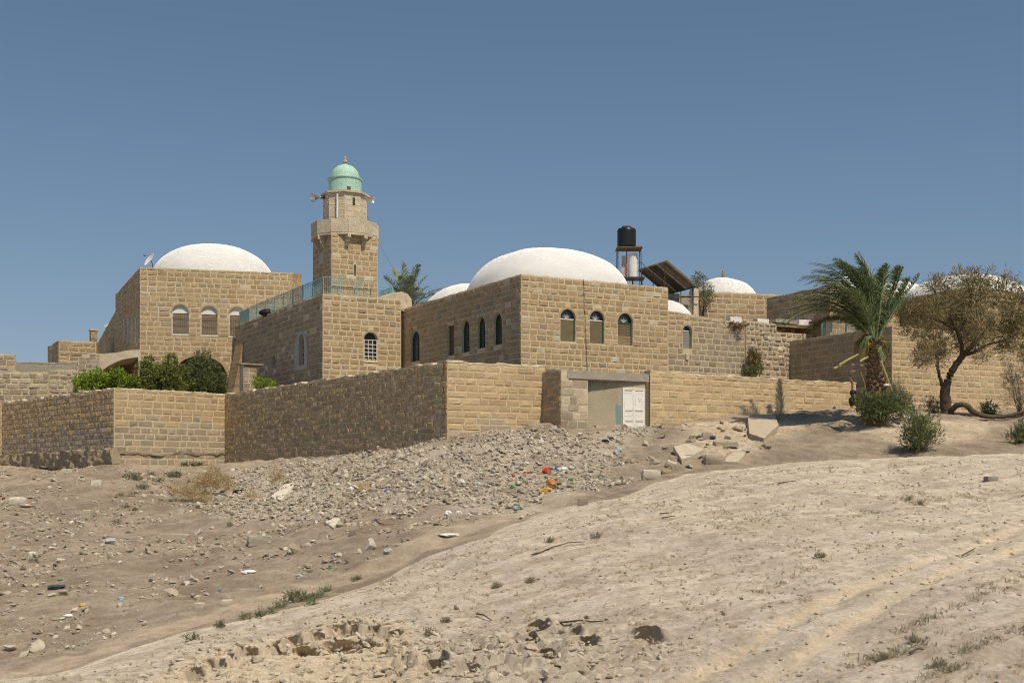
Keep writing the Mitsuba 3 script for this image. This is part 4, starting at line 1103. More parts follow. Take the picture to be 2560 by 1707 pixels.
add(k, rough(trimesh.Trimesh(v, f, process=False), 0.05, 0.25, 4), 'm_white', fixed=True)

# ------------------------------------------------------------------ boundary walls
def boundary(label, a, b, Ya, Yb, z, ch, pal, seed, joint, boss, lr, bsdf='m_mortar', amp=0.06, wob=0.012, thick=0.55, wall_label=None, cop=True, tone=(0.15, 0.95), end_cut=0.0):
    f = Face(P(a, 0, Ya), P(b, 0, Yb))
    k = thing('boundary_wall', label, 'wall')
    top = ragged(z, amp, seed)
    w = panel(k + '__wall', f, -1.0 if Ya > 85 else 0.0, top, thick=thick, bsdf=bsdf, s1=f.L - end_cut)
    ms = Mason(k, False)
    lo = float(np.min(height(*f.at(np.linspace(0, f.L, 12), 0)[:, :2].T)))
    ms.lay(w, f, lo - 0.3, top, ch, lr, joint, boss, pal, (), seed, wob=wob, use_ground=True, tone=tone)
    ms.done()
    if cop:
        coping(k + '__coping', f, lambda s: z - 0.01 + 0.6 * (top(s) - z), 0.0, f.L, thick, 'm_mortar', seed)
    return k, f, w
ZP = 6.93
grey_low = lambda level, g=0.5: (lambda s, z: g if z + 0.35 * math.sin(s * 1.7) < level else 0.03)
boundary('sunlit stretch of boundary wall cut off by the left edge of the view', -260, 4, 106, 110.6, ZP, 0.45, 0.2, 101, 0.09, (0.02, 0.05), (1.2, 2.2))
kb, fb, _ = boundary('shaded stretch of boundary wall at the far left, standing on a rocky ledge', 5, 285, 110.6, 92.7, ZP, 0.42, grey_low(4.0, 0.45), 102, 0.06, (0.04, 0.08), (1.2, 2.2), 'm_mortar', 0.12, end_cut=0.554)
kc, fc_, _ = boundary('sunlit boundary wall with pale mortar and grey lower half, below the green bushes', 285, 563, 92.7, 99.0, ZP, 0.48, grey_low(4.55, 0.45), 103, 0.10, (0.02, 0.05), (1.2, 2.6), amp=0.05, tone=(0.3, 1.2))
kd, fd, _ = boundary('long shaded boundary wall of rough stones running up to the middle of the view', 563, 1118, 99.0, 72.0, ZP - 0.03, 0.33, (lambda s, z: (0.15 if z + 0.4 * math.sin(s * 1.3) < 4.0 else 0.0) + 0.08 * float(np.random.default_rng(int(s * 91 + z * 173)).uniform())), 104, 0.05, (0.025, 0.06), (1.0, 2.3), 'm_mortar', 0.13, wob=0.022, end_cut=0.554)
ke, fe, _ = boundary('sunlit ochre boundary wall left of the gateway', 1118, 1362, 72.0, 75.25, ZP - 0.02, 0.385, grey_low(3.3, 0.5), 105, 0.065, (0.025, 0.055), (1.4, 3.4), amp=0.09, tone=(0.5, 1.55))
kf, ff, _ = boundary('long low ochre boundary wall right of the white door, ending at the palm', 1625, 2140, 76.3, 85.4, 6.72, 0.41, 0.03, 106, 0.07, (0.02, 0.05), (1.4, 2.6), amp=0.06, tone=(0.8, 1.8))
# rocky footing under the two left stretches
def footing(key, face, z0f, z1, d, seed, s0, s1, label=None):
    m = face.prism(sbox(s0, z0f, s1, z1), -0.3, d)
    v, f = trimesh.remesh.subdivide_to_size(m.vertices, m.faces, 0.3)
    m = rough(trimesh.Trimesh(v, f, process=False), 0.28, 0.8, seed)
    add(key, m, 'm_stone', uv=np.tile([0.45, 0.32], (len(m.vertices), 1)))
footing(kc + '__footing', fc_, 2.12, 2.3, 0.12, 3, -0.1, fc_.L)
footing(kb + '__footing', fb, 1.1, 2.4, 0.3, 4, 0, fb.L + 0.2)
k = thing('gateway', 'gateway in the boundary wall with a pale stone pillar, concrete lintel and white double door', 'gateway')
FG = Face(P(1403, 0, 73.3), P(1403, 0, 73.3) * [1, 1, 0] + D2 * 6.31)
GL = Face(FG.A + D1 * 2.3, FG.A)
sx = lambda u, v: FG.sz(u, v)
zt = sx(1430, 923)[1]
s_p = sx(1470, 1000)[0]
topg = ragged(lambda s: zt - 0.2 * max(0, s - 0.5), 0.09, 60, 0.35)
w = panel(k + '__pillar', FG, 0.5, topg, s0=0, s1=s_p, thick=0.6, bsdf='m_lime')
w2 = panel(k + '__return_wall', GL, 0.5, ragged(zt, 0.08, 61), s1=GL.L - 0.603, thick=0.6)
ms = Mason(k, False)
zl0, zl1 = sx(1520, 950)[1], sx(1520, 931)[1]
ms.lay(w, FG, 2.6, lambda s: min(topg(s), zl0 - 0.01) if s > sx(1418, 940)[0] else topg(s), 0.5, (0.9, 1.7), 0.05, (0.015, 0.04), randpal(0.3, 1.0), (), 107, s1=s_p, use_ground=True, wob=0.025)
ms.lay(w2, GL, 2.6, zt, 0.36, (1.1, 2.2), 0.05, (0.03, 0.07), randpal(0.0, 0.5), (), 108, use_ground=True, wob=0.03)
ms.done()
s_l0, s_l1, s_r = sx(1418, 940)[0], sx(1622, 940)[0], FG.L
add(k + '__lintel', rough(trimesh.Trimesh(*trimesh.remesh.subdivide_to_size((m := FG.prism(sbox(s_l0, zl0, s_l1, zl1), -0.5, 0.03)).vertices, m.faces, 0.5)), 0.012, 0.5), 'm_concrete')
add(k + '__steel_beam', FG.prism(sbox(s_l0 + 0.12, zl0 - 0.09, s_l1 - 0.2, zl0 - 0.004), -0.06, 0.035), 'm_iron')
s_pd0 = sx(1613.5, 1000)[0]
add(k + '__post', FG.prism(sbox(s_pd0, 2.2, s_l1 - 0.03, zl0 - 0.004), -0.08, 0.04), 'm_brown_post')
FQ = Face(FG.at(s_p - 0.02, 0, -0.44), FG.at(s_pd0 - 0.004, 0, -0.03))
add(k + '__plaster_panel', FQ.prism(sbox(0, 1.8, FQ.L, zl0 - 0.004), -0.12, 0.0), 'm_plaster')
s0, z0 = FQ.sz(1556, 1070); s1, z1 = FQ.sz(1613, 972)
z1 = FQ.sz(1585, 972)[1]; z0 = FQ.sz(1585, 1072)[1] - 0.25
s1 = min(s1, FQ.L - 0.03)
d = add(k + '__door', FQ.prism(sbox(s0, z0, s1, z1 + 0.05).difference(sbox(s0 + 0.05, z0 - 1, s1 - 0.05, z1)), 0.004, 0.07), 'm_door_white')
labels[d] = {'label': 'white double door with small orange hinge bars'}
mid = (s0 + s1) / 2
for a, b, gside in ((s0 + 0.055, mid - 0.008, 0), (mid + 0.008, s1 - 0.055, 1)):
    lf = add(d + '__leaf', FQ.prism(sbox(a, z0, b, z1 - 0.005), 0.005, 0.045), 'm_door_white')
    H_ = z1 - z0
    for (y0, y1) in ((0.30, 0.42), (0.05, 0.22), (0.47, 0.9)):
        rim = sbox(a + 0.07, z0 + 0.3 + (H_ - 0.3) * y0, b - 0.07, z0 + 0.3 + (H_ - 0.3) * y1)
        add(d + '__panel_rim', FQ.prism(rim.difference(rim.buffer(-0.035)), 0.046, 0.066), 'm_door_white')
    for yy in (z1 - 0.1, FQ.sz(1585, 1027)[1], FQ.sz(1585, 1053)[1]):
        add(d + '__hinge_bar', FQ.prism(sbox(a + 0.08, yy - 0.018, b - 0.08, yy + 0.018), 0.048, 0.085), 'm_hinge')
gs, gz = FQ.sz(1598, 1001)
scr = [Polygon([(gs + x0, gz + y0), (gs + x1, gz + y1), (gs + x1 + 0.03, gz + y1 + 0.02), (gs + x0 + 0.03, gz + y0 + 0.02)]) for x0, y0, x1, y1 in ((-0.16, 0.05, 0.12, 0.08), (-0.12, 0.05, -0.02, -0.14), (-0.02, -0.14, 0.08, 0.04), (-0.1, -0.05, 0.05, -0.03), (0.06, 0.08, 0.13, -0.02))]
add(d + '__graffiti', FQ.prism(unary_union(scr), 0.046, 0.049), 'm_graffiti')
tp = [FQ.sz(u, v) for u, v in ((1540, 1008), (1546, 1012), (1553, 1016), (1554, 1072), (1545, 1072), (1539, 1050), (1538, 1020))]
add(k + '__teal_paint_patch', FQ.prism(Polygon(tp).buffer(0), 0.001, 0.006), 'm_tealpaint')
for u, v, L in ((1483, 951, 0.35), (1511, 951, 0.25), (1517, 951, 0.4), (1477, 953, 0.5)):
    s, z = FG.sz(u, v)
    add(k + '__hanging_wire', tube([FG.at(s, z, -0.02), FG.at(s + 0.03, z - L * 0.5, -0.06), FG.at(s - 0.05, z - L, -0.1)], [0.03, 0.02, 0.012], 5), 'm_iron')
k = thing('threshold_slab', 'pale stone slab lying at the foot of the gateway plaster left of the door', 'slab')
s, z = FQ.sz(1500, 1068)
m = FQ.prism(sbox(s - 0.45, z - 0.25, s + 0.45, z + 0.08), 0.05, 0.4); v, f = trimesh.remesh.subdivide_to_size(m.vertices, m.faces, 0.2)
add(k, rough(trimesh.Trimesh(v, f, process=False), 0.03, 0.3), 'm_lime', fixed=True)

# ------------------------------------------------------------------ roof equipment
k = thing('tank_stand', 'rusty angle iron stand on the domed hall roof carrying the black water tank', 'stand')
TKY = 95.0
tp = lambda u, v, Y=TKY: P(u, v, Y)
zt_top, zt_mid, zt_bot = tp(0, 624)[2], tp(0, 696)[2], ZM - 2.5
cxk = tp(1571, 0)[0]
for i, (dx, dy) in enumerate(((-0.82, -0.5), (0.9, -0.45), (-0.8, 0.85), (0.92, 0.85))):
    add(k + '__leg', tube([[cxk + dx * 1.06, TKY + dy, Z1 - 0.4], [cxk + dx, TKY + dy, zt_top]], 0.032, 4), 'm_iron')
add(k + '__platform', rough(trimesh.Trimesh(*trimesh.remesh.subdivide_to_size((m := obox([cxk + 0.05, TKY + 0.15, zt_top + 0.06], np.array([1, 0, 0.0]), np.array([0, 1.0, 0]), ZH, 0.96, 0.85, 0.045)).vertices, m.faces, 0.3)), 0.02, 0.4, 2), 'm_wood')
add(k + '__shelf', obox([cxk + 0.15, TKY + 0.1, zt_mid - 0.03], np.array([1, 0, 0.0]), np.array([0, 1.0, 0]), ZH, 1.05, 0.8, 0.04), 'm_iron')
for dx in (-0.25, 0.35):
    add(k + '__brace', tube([[cxk + dx, TKY, Z1 - 0.4], [cxk + dx * 0.9, TKY, zt_mid]], 0.05, 4), 'm_iron')
k = thing('water_tank', 'black plastic water tank with a domed lid on top of its iron stand', 'tank')
ct = tp(1566.5, 620)
ct[2] = zt_top + 0.123
Hh = tp(0, 571)[2] - ct[2]
add(k + '__body', lathe([(0, 0), (0.66, 0), (0.7, 0.05)] + [(0.7 + (0.02 if i % 2 else 0.0), 0.05 + (Hh - 0.25) * i / 14) for i in range(1, 15)] + [(0.66, Hh - 0.08), (0.42, Hh + 0.02), (0, Hh + 0.05)], ct, 40), 'm_tank', smooth=40)
add(k + '__lid', lathe([(0, 0.0), (0.36, 0.0), (0.36, 0.12), (0.3, 0.17), (0, 0.2)], ct + ZH * (Hh - 0.02), 28), 'm_tank_lid', smooth=40)
scene['m_tank_lid'] = flat((0.10, 0.085, 0.075), 0.7)
k = thing('water_heater', 'white cylindrical water heater standing upright beneath the black tank', 'heater')
cw = tp(1582, 695); cw[2] = zt_mid + 0.012
Hw = tp(0, 636)[2] - cw[2]
add(k + '__cylinder', lathe([(0, 0), (0.34, 0), (0.37, 0.03), (0.37, Hw - 0.06), (0.31, Hw), (0, Hw + 0.02)], cw, 32), 'm_frame_white', smooth=40)
add(k + '__pipe', tube([cw + [-0.47, -0.05, -0.1], cw + [-0.47, -0.05, Hw + 0.25]], 0.04, 8), 'm_rust')
add(k + '__pipe', tube([cw + [0.3, -0.1, Hw * 0.65], cw + [0.7, -0.1, Hw * 0.62], cw + [1.1, 0.1, Hw * 0.35], tp(1612, 676) + [0, 0.3, 0]], 0.025, 6), 'm_iron')
k = thing('pink_panel', 'faded pinkish board standing on the tank stand left of the white heater', 'board')
add(k, obox(cw + [-0.68, 0.12, Hw * 0.47], np.array([1, 0, 0.0]), np.array([0, 1.0, 0]), ZH, 0.16, 0.03, Hw * 0.47), 'm_pinkboard', fixed=True)
scene['m_pinkboard'] = flat((0.52, 0.40, 0.35), 0.8)
# solar collectors, seen from behind: tops along -D1, sloping down along D2
TR, TL = P(1667, 653, 95.0), P(1596, 675, 98.7)
BR = P(1742, 716, 96.4)
dn = BR - TR
al = TL - TR
nn = unit(np.cross(al, dn)); nn = nn if nn[2] > 0 else -nn
names = ('right hand solar collector of the three, highest at its near corner', 'middle solar collector of the three, its dark back between pale frames', 'left hand solar collector of the three, half hidden by the domed hall wall')
for i, (a, b) in enumerate(((0.0, 0.325), (0.345, 0.675), (0.695, 1.0))):
    k = thing('solar_collector', names[i], 'solar collector', 'solar collectors behind the domed hall')
    p00, p10, p01 = TR + al * a, TR + al * b, TR + al * a + dn
    ua, ud = unit(al), unit(dn)
    wa, wd = np.linalg.norm(al) * (b - a), np.linalg.norm(dn)
    c = TR + al * (a + b) / 2 + dn / 2
    add(k + '__back', obox(c, ua, ud, nn, wa / 2 - 0.05, wd / 2 - 0.05, 0.03), 'm_panel_dark' if i == 1 else 'm_panel_back')
    add(k + '__glass', obox(c + nn * 0.055, ua, ud, nn, wa / 2 - 0.06, wd / 2 - 0.06, 0.012), 'm_pane')
    for s_ in (-1, 1):
        add(k + '__side_frame', obox(c + ua * s_ * (wa / 2 - 0.02), ua, ud, nn, 0.028, wd / 2, 0.075), 'm_alu' if (i, s_) in ((0, 1), (1, 1)) else 'm_panel_back')
        add(k + '__end_frame', obox(c + ud * s_ * (wd / 2 - 0.02), ua, ud, nn, wa / 2 - 0.05, 0.03, 0.07), 'm_panel_back')
scene['m_alu'] = flat((0.62, 0.63, 0.62), 0.4, 0.0)
k = thing('collector_rack', 'thin dark iron rack under the solar collectors', 'rack')
for t in (0.1, 0.5, 0.9):
    p, q = TR + al * t + dn * 0.98 - nn * 0.1, TR + al * t - nn * 0.1 + dn * 0.05
    add(k + '__rail', tube([p, q], 0.03, 4), 'm_iron')
    add(k + '__leg', tube([q, [q[0], q[1], 12.6]], 0.03, 4), 'm_iron')
    add(k + '__leg', tube([p, [p[0], p[1], 12.6]], 0.03, 4), 'm_iron')
add(k + '__crossbar', tube([TR + dn * 0.98 - nn * 0.13 - al * 0.1, TR + al * 1.0 + dn * 0.98 - nn * 0.13], 0.04, 4), 'm_iron')
add(k + '__crossbar', tube([P(1690, 743, 96.5), P(1752, 742, 97.5)], 0.045, 4), 'm_iron')
k = thing('roof_shed', 'low grey block in the shade beneath the solar collectors', 'block')
pc = P(1702, 757, 99.5)
m = obox([pc[0], pc[1], pc[2] - 1.2], D2, D1, ZH, 1.35, 0.7, 1.75)
v, f = trimesh.remesh.subdivide_to_size(m.vertices, m.faces, 0.5)
add(k, rough(trimesh.Trimesh(v, f, process=False), 0.04, 0.5, 6), 'm_concrete', fixed=True)
k = thing('roof_pillar', 'thin stone pillar on the roof below the lowest corner of the solar collectors', 'pillar')
pc = P(1736, 0, 98.0)
m = obox([pc[0], pc[1], (P(0, 723, 98)[2] + 11) / 2], D2, D1, ZH, 0.22, 0.24, (P(0, 723, 98)[2] - 11) / 2)
v, f = trimesh.remesh.subdivide_to_size(m.vertices, m.faces, 0.3)
add(k, rough(trimesh.Trimesh(v, f, process=False), 0.04, 0.4, 9), 'm_lime', fixed=True)

# ------------------------------------------------------------------ plants
def leaves(points, dirs, L, W, rng, tone=None):
    n = len(points)
    a = dirs / (np.linalg.norm(dirs, axis=1, keepdims=True) + 1e-9)
    r = rng.normal(size=(n, 3))
    b = np.cross(a, r); b /= np.linalg.norm(b, axis=1, keepdims=True) + 1e-9
    L = np.broadcast_to(L, (n,))[:, None] * rng.uniform(0.7, 1.3, (n, 1)); W = np.broadcast_to(W, (n,))[:, None] * rng.uniform(0.7, 1.3, (n, 1))
    v = np.stack([points, points + a * L * 0.5 + b * W / 2, points + a * L, points + a * L * 0.5 - b * W / 2], 1).reshape(-1, 3)
    i = np.arange(n)[:, None] * 4
    f = np.concatenate([i + [0, 1, 2], i + [0, 2, 3]])
    t = rng.uniform(0, 1, n) if tone is None else np.clip(tone + rng.normal(0, 0.22, n), 0, 1)
    return v, f, np.repeat(np.stack([t, t * 0], 1), 4, 0)

def join_uv(parts):
    vs, fs, us, n = [], [], [], 0
    for v, f, u in parts:
        vs.append(v); fs.append(f + n); us.append(u); n += len(v)
    return (np.vstack(vs), np.vstack(fs)), np.vstack(us)

def blob_leaves(blobs, per_m2, L, W, rng, up=0.25, shell=0.45, sprig=None):
    """Leaf faces in sprigs spread through round clumps, denser near their outsides."""
    out = []
    for c, r in blobs:
        c, r3 = np.asarray(c), np.broadcast_to(np.asarray(r, float), (3,))
        n_s = max(6, int(per_m2 * 4 * np.pi * float(np.mean(r3)) ** 2 / 9))
        d = rng.normal(size=(n_s, 3)); d /= np.linalg.norm(d, axis=1, keepdims=True)
        rad = rng.uniform(shell ** 2, 1.12, n_s) ** 0.5
        s = c + d * rad[:, None] * r3
        tone = 0.35 + 0.3 * rng.uniform(size=n_s)
        m = 9
        base = np.repeat(s, m, 0) + rng.normal(0, L * 0.42, (n_s * m, 3))
        dirs = np.repeat(d + [0, 0, up], m, 0) + rng.normal(0, 0.55, (n_s * m, 3))
        out.append(leaves(base, dirs, L, W, rng, np.repeat(tone, m)))
    return out

def shrub(name, label, blobs, leafm, per, L, W, seed, category='shrub', group=None, stems=5, base=None, up=0.25, shell=0.4, bark='m_bark', part='foliage'):
    rng = np.random.default_rng(seed)
    k = thing(name, label, category, group)
    mesh, uv = join_uv(blob_leaves(blobs, per, L, W, rng, up, shell))
    add(f'{k}__{part}', mesh, leafm, uv=uv)
    if stems:
        base = np.mean([b[0] for b in blobs], 0) if base is None else np.asarray(base)
        st = []
        for i in range(stems):
            c, r = blobs[rng.integers(len(blobs))]
            e = np.asarray(c) + rng.normal(0, 0.3, 3) * np.mean(r)
            b0 = base + np.append(rng.normal(0, 0.08, 2), 0)
            mid = (b0 + e) / 2 + rng.normal(0, 0.1, 3)
            st.append(tube([b0, mid, e], [0.035, 0.025, 0.012], 5))
        add(k + '__stem', join(st), bark)
    return k

def px_blobs(rows, Y, spread=0.8, seed=0, squash=1.0):
    rng = np.random.default_rng(seed)
    out = []
    for u, v, r in rows:
        y = Y + rng.uniform(-spread, spread)
        out.append((P(u, v, y), r * y / F * np.array([1, 1, squash])))
    return out

# bushes behind the left boundary wall
shrub('garden_bush', 'bright lime green leafy bush under the mouth of the ruined vault', px_blobs([(200, 958, 18), (222, 950, 20), (248, 945, 22), (275, 952, 22), (300, 948, 20), (262, 962, 20), (305, 966, 18), (236, 965, 18), (330, 962, 20), (290, 932, 14)], 103, 0.9, 1), 'm_leaf_lime', 120, 0.22, 0.11, 201, 'bush', base=P(265, 1010, 103))
shrub('garden_bush', 'yellowish green bush between the lime bush and the dark bush, behind the boundary wall', px_blobs([(365, 920, 18), (380, 940, 26), (405, 935, 28), (430, 930, 28), (452, 945, 26), (400, 960, 24), (350, 962, 22), (440, 968, 22), (372, 900, 10), (425, 905, 18), (470, 962, 20), (365, 970, 20)], 104, 1.0, 2), 'm_leaf_lime2', 110, 0.24, 0.10, 202, 'bush', base=P(405, 1010, 104))
scene['m_leaf_lime2'] = leaf((0.070, 0.108, 0.030), (0.336, 0.352, 0.112))
shrub('garden_bush', 'dark grey green bush covering most of the arcade arch', px_blobs([(478, 940, 24), (500, 925, 22), (525, 938, 24), (545, 950, 18), (512, 955, 26), (490, 962, 22), (540, 968, 18), (507, 900, 11), (526, 912, 14), (488, 912, 13), (552, 966, 13), (515, 885, 8), (496, 890, 7), (540, 925, 10), (470, 920, 10), (558, 945, 8)], 105.5, 1.0, 3), 'm_leaf_dark', 120, 0.26, 0.07, 203, 'bush', base=P(515, 1010, 105.5))
shrub('garden_bush', 'small fresh green bush right of the slab capped pillar, behind the shaded boundary wall', px_blobs([(650, 962, 13), (668, 965, 14), (640, 950, 9), (684, 968, 9)], 98.5, 0.4, 4), 'm_leaf_lime', 150, 0.2, 0.08, 204, 'bush', base=P(660, 1000, 98.5))
shrub('roof_bush', 'loose grey green bush on the roof between the solar collectors and a white dome', px_blobs([(1752, 705, 16), (1762, 722, 18), (1772, 742, 14), (1748, 725, 14), (1768, 757, 12), (1742, 692, 12)], 99.0, 0.5, 5), 'm_leaf_sage', 90, 0.24, 0.05, 205, 'bush', base=P(1757, 790, 99))
yA = FA.at(FA.sz(1835, 815)[0], 0)[1]
shrub('wall_plant', 'dry brownish plant spilling over the top of the low annex wall', px_blobs([(1815, 812, 9), (1830, 815, 11), (1847, 816, 11), (1858, 818, 8)], yA - 0.1, 0.15, 6, 0.7), 'm_leaf_dry2', 190, 0.16, 0.05, 206, 'plant', base=P(1838, 818, yA))
scene['m_leaf_dry2'] = leaf((0.123, 0.096, 0.044), (0.304, 0.232, 0.112))
shrub('wall_plant', 'brown and green plant hanging on the annex wall beside the rubble house', px_blobs([(1885, 895, 14), (1893, 905, 12), (1882, 885, 9)], 90.2, 0.2, 7, 1.4), 'm_leaf_dry2', 190, 0.16, 0.06, 207, 'plant', base=P(1886, 915, 90.4))
shrub('wall_plant', 'green plant at the wall foot below the brown hanging plant', px_blobs([(1880, 930, 13), (1897, 926, 12), (1868, 934, 9)], 89.0, 0.2, 8), 'm_leaf_dark', 190, 0.16, 0.07, 208, 'plant', base=P(1885, 955, 89))

def frond(key, pts, rng, leafm, L=0.62, W=0.045, n=52, droop=0.35, wind=(-0.35, 0.0, -0.05), tone=0.5, both=True):
    pts = np.asarray(pts, float)
    t = np.linspace(0, 1, len(pts))
    tt = np.linspace(0, 1, 26)
    from scipy.interpolate import CubicSpline
    c = CubicSpline(t, pts, axis=0)
    line = c(tt)
    stem = tube(line, np.linspace(0.05, 0.008, 26), 5)
    s = np.linspace(0.12, 1.0, n)
    p = c(s); tan = c(s, 1); tan /= np.linalg.norm(tan, axis=1, keepdims=True)
    side = np.cross(tan, ZH); side /= np.linalg.norm(side, axis=1, keepdims=True) + 1e-6
    nor = np.cross(side, tan)
    prof = np.sin(np.clip(s * 0.92 + 0.1, 0, 1) * np.pi) ** 0.6
    parts = []
    for sg in (-1, 1):
        d = tan * 0.75 + side * sg * 0.8 + nor * 0.25 - ZH * droop + np.asarray(wind) + rng.normal(0, 0.17, (n, 3))
        d /= np.linalg.norm(d, axis=1, keepdims=True)
        LL_ = (L * prof * rng.uniform(0.85, 1.1, n))[:, None]
        b = np.cross(d, nor); b /= np.linalg.norm(b, axis=1, keepdims=True) + 1e-6
        tip = p + d * LL_ - ZH * 0.12 * LL_
        midp = p + d * LL_ * 0.45
        w = W * (0.6 + 0.4 * prof)[:, None]
        v = np.stack([p - b * w * 0.3, p + b * w * 0.3, midp + b * w * 0.5, midp - b * w * 0.5, tip], 1).reshape(-1, 3)
        i = np.arange(n)[:, None] * 5
        f = np.concatenate([i + [0, 1, 2], i + [0, 2, 3], i + [3, 2, 4]])
        tn = np.clip(tone + rng.normal(0, 0.28, n), 0, 1)
        parts.append((v, f, np.repeat(np.stack([tn, tn * 0], 1), 5, 0)))
    parts.append((np.asarray(stem.vertices), np.asarray(stem.faces), np.tile([0.95, 0.0], (len(stem.vertices), 1))))
    mesh, uv = join_uv(parts)
    return add(key, mesh, leafm, uv=uv)

YP = 74.5
k = thing('date_palm', 'wind blown date palm with a short thick trunk in front of the right hand walls', 'palm tree')
rng = np.random.default_rng(300)
base_z = float(height(P(2187, 0, YP)[0], YP))
trunk_px = [(2188, None), (2189, 1000), (2192, 960), (2192, 920), (2188, 880), (2186, 862)]
tpz = [P(u, v if v else 0, YP) for u, v in trunk_px]; tpz[0][2] = base_z - 0.3
cs_r = [0.72, 0.66, 0.56, 0.48, 0.46, 0.42]
tr = tube(tpz, cs_r, 18)
v, f = trimesh.remesh.subdivide_to_size(tr.vertices, tr.faces, 0.16)
add(k + '__trunk', rough(trimesh.Trimesh(v, f, process=False), 0.07, 0.22, 3), 'm_palm_bark')
from scipy.interpolate import CubicSpline as _CS
spine = _CS(np.linspace(0, 1, 6), np.array(tpz))
scales = []
for i in range(170):
    t = 0.03 + 0.95 * i / 170; a = i * 2.39996
    c = spine(t); r = np.interp(t, np.linspace(0, 1, 6), cs_r)
    d = np.array([math.cos(a), math.sin(a), 0])
    up = unit(d * 0.75 + ZH * 0.8)
    sd = np.cross(ZH, d)
    b0 = c + d * (r - 0.05)
    L = rng.uniform(0.22, 0.4)
    w = 0.13
    q = np.array([b0 - sd * w, b0 + sd * w, b0 + up * L + sd * w * 0.6, b0 + up * L - sd * w * 0.6])
    q2 = q - d * 0.07 + ZH * 0.03
    vv = np.vstack([q, q2])
    ff = np.array([[0, 1, 2], [0, 2, 3], [4, 6, 5], [4, 7, 6], [0, 4, 1], [1, 4, 5], [1, 5, 2], [2, 5, 6], [2, 6, 3], [3, 6, 7], [3, 7, 0], [0, 7, 4]])
    scales.append(trimesh.Trimesh(vv, ff, process=False))
lk = add(k + '__leaf_bases', join(scales), 'm_palm_bark')
labels[lk] = {'kind': 'stuff'}
FR = [([(2183, 862), (2150, 795), (2110, 760), (2065, 741), (2015, 735), (1983, 748)], (0, -0.4, -0.8, -1.1, -1.4, -1.5), 0.55),
      ([(2183, 862), (2145, 805), (2095, 775), (2040, 768), (1985, 785), (1955, 812)], (0, -0.3, -0.4, -0.5, -0.5, -0.5), 0.45),
      ([(2185, 860), (2160, 780), (2130, 725), (2095, 693), (2060, 680), (2024, 684)], (0, 0.1, 0.2, 0.3, 0.4, 0.4), 0.5),
      ([(2185, 860), (2160, 785), (2125, 735), (2085, 705), (2045, 700), (2020, 712)], (0, -0.5, -0.9, -1.3, -1.6, -1.7), 0.45),
      ([(2186, 860), (2170, 780), (2150, 715), (2125, 675), (2103, 657), (2086, 660)], (0, -0.3, -0.6, -0.8, -1.0, -1.1), 0.4),
      ([(2186, 860), (2176, 780), (2160, 720), (2140, 680), (2118, 662), (2096, 668)], (0, 0.3, 0.6, 0.9, 1.1, 1.2), 0.35),
      ([(2188, 860), (2184, 780), (2178, 720), (2168, 680), (2152, 652), (2137, 632)], (0, 0.1, 0.1, 0.2, 0.3, 0.3), 0.45),
      ([(2187, 860), (2180, 790), (2172, 730), (2160, 695), (2145, 675), (2128, 672)], (0, -0.5, -0.9, -1.1, -1.3, -1.4), 0.4),
      ([(2190, 860), (2199, 790), (2207, 735), (2213, 700), (2216, 680), (2215, 662)], (0, 0.0, 0.1, 0.1, 0.1, 0.1), 0.35),
      ([(2192, 860), (2210, 795), (2225, 745), (2238, 705), (2246, 680), (2247, 662)], (0, 0.3, 0.5, 0.8, 0.9, 1.0), 0.4),
      ([(2192, 860), (2216, 800), (2240, 755), (2258, 725), (2268, 705), (2266, 690)], (0, -0.2, -0.3, -0.4, -0.5, -0.5), 0.45),
      ([(2192, 860), (2212, 810), (2230, 775), (2246, 750), (2258, 735), (2268, 728)], (0, 0.6, 1.1, 1.5, 1.8, 1.9), 0.3),
      ([(2184, 862), (2150, 815), (2112, 795), (2075, 795), (2045, 812), (2025, 838)], (0, 0.5, 0.9, 1.2, 1.4, 1.5), 0.4),
      ([(2184, 862), (2160, 800), (2135, 760), (2108, 738), (2082, 732), (2058, 742)], (0, 0.8, 1.5, 2.0, 2.4, 2.6), 0.3),
      ([(2186, 860), (2172, 800), (2158, 760), (2142, 735), (2125, 725), (2108, 730)], (0, -0.9, -1.6, -2.1, -2.4, -2.6), 0.55),
      ([(2188, 860), (2190, 800), (2190, 755), (2188, 722), (2184, 700), (2176, 690)], (0, 0.9, 1.5, 1.9, 2.2, 2.4), 0.3)]
for rep_, (pts, dy, tone) in [(r, f) for r in range(5) for f in FR if r < 3 or f[0][-1][0] < 2100]:
    if rep_:
        w_ = np.linspace(0, 1, len(pts))
        du, dv, dd = rng.normal(0, 13), rng.normal(4, 9), rng.normal(0, 0.9)
        pts = [(u + du * t, v + dv * t) for (u, v), t in zip(pts, w_)]
        dy = [d + dd * t for d, t in zip(dy, w_)]
    frond(k + '__frond', [P(u, v, YP + d) for (u, v), d in zip(pts, dy)], rng, 'm_leaf_palm', 1.05 if pts[-1][0] < 2000 else 0.80, 0.05, 62, 0.38 if pts[-1][0] < 2080 else 0.12, (-0.42, 0.05, -0.05), tone)
for i in range(20):                                             # dry fronds and young growth round the crown
    a = rng.uniform(0, 2 * np.pi); out = rng.uniform(0.5, 1.0)
    d = np.array([math.cos(a) - 0.2, math.sin(a), 0])
    c = P(2187, 868, YP) + rng.normal(0, 0.08, 3)
    h = rng.uniform(-0.2, 0.9)
    pts = [c, c + d * out * 0.35 + ZH * h * 0.8, c + d * out * 0.75 + ZH * h * 0.75, c + d * out + ZH * (h - 0.55), c + d * out * 1.08 - ZH * (1.0 - h * 0.4)]
    lk = frond(k + '__dry_frond', pts, rng, 'm_leaf_dry' if i % 2 else 'm_leaf_palm', 0.5, 0.05, 28, 0.5, (-0.15, 0, -0.2), 0.5)
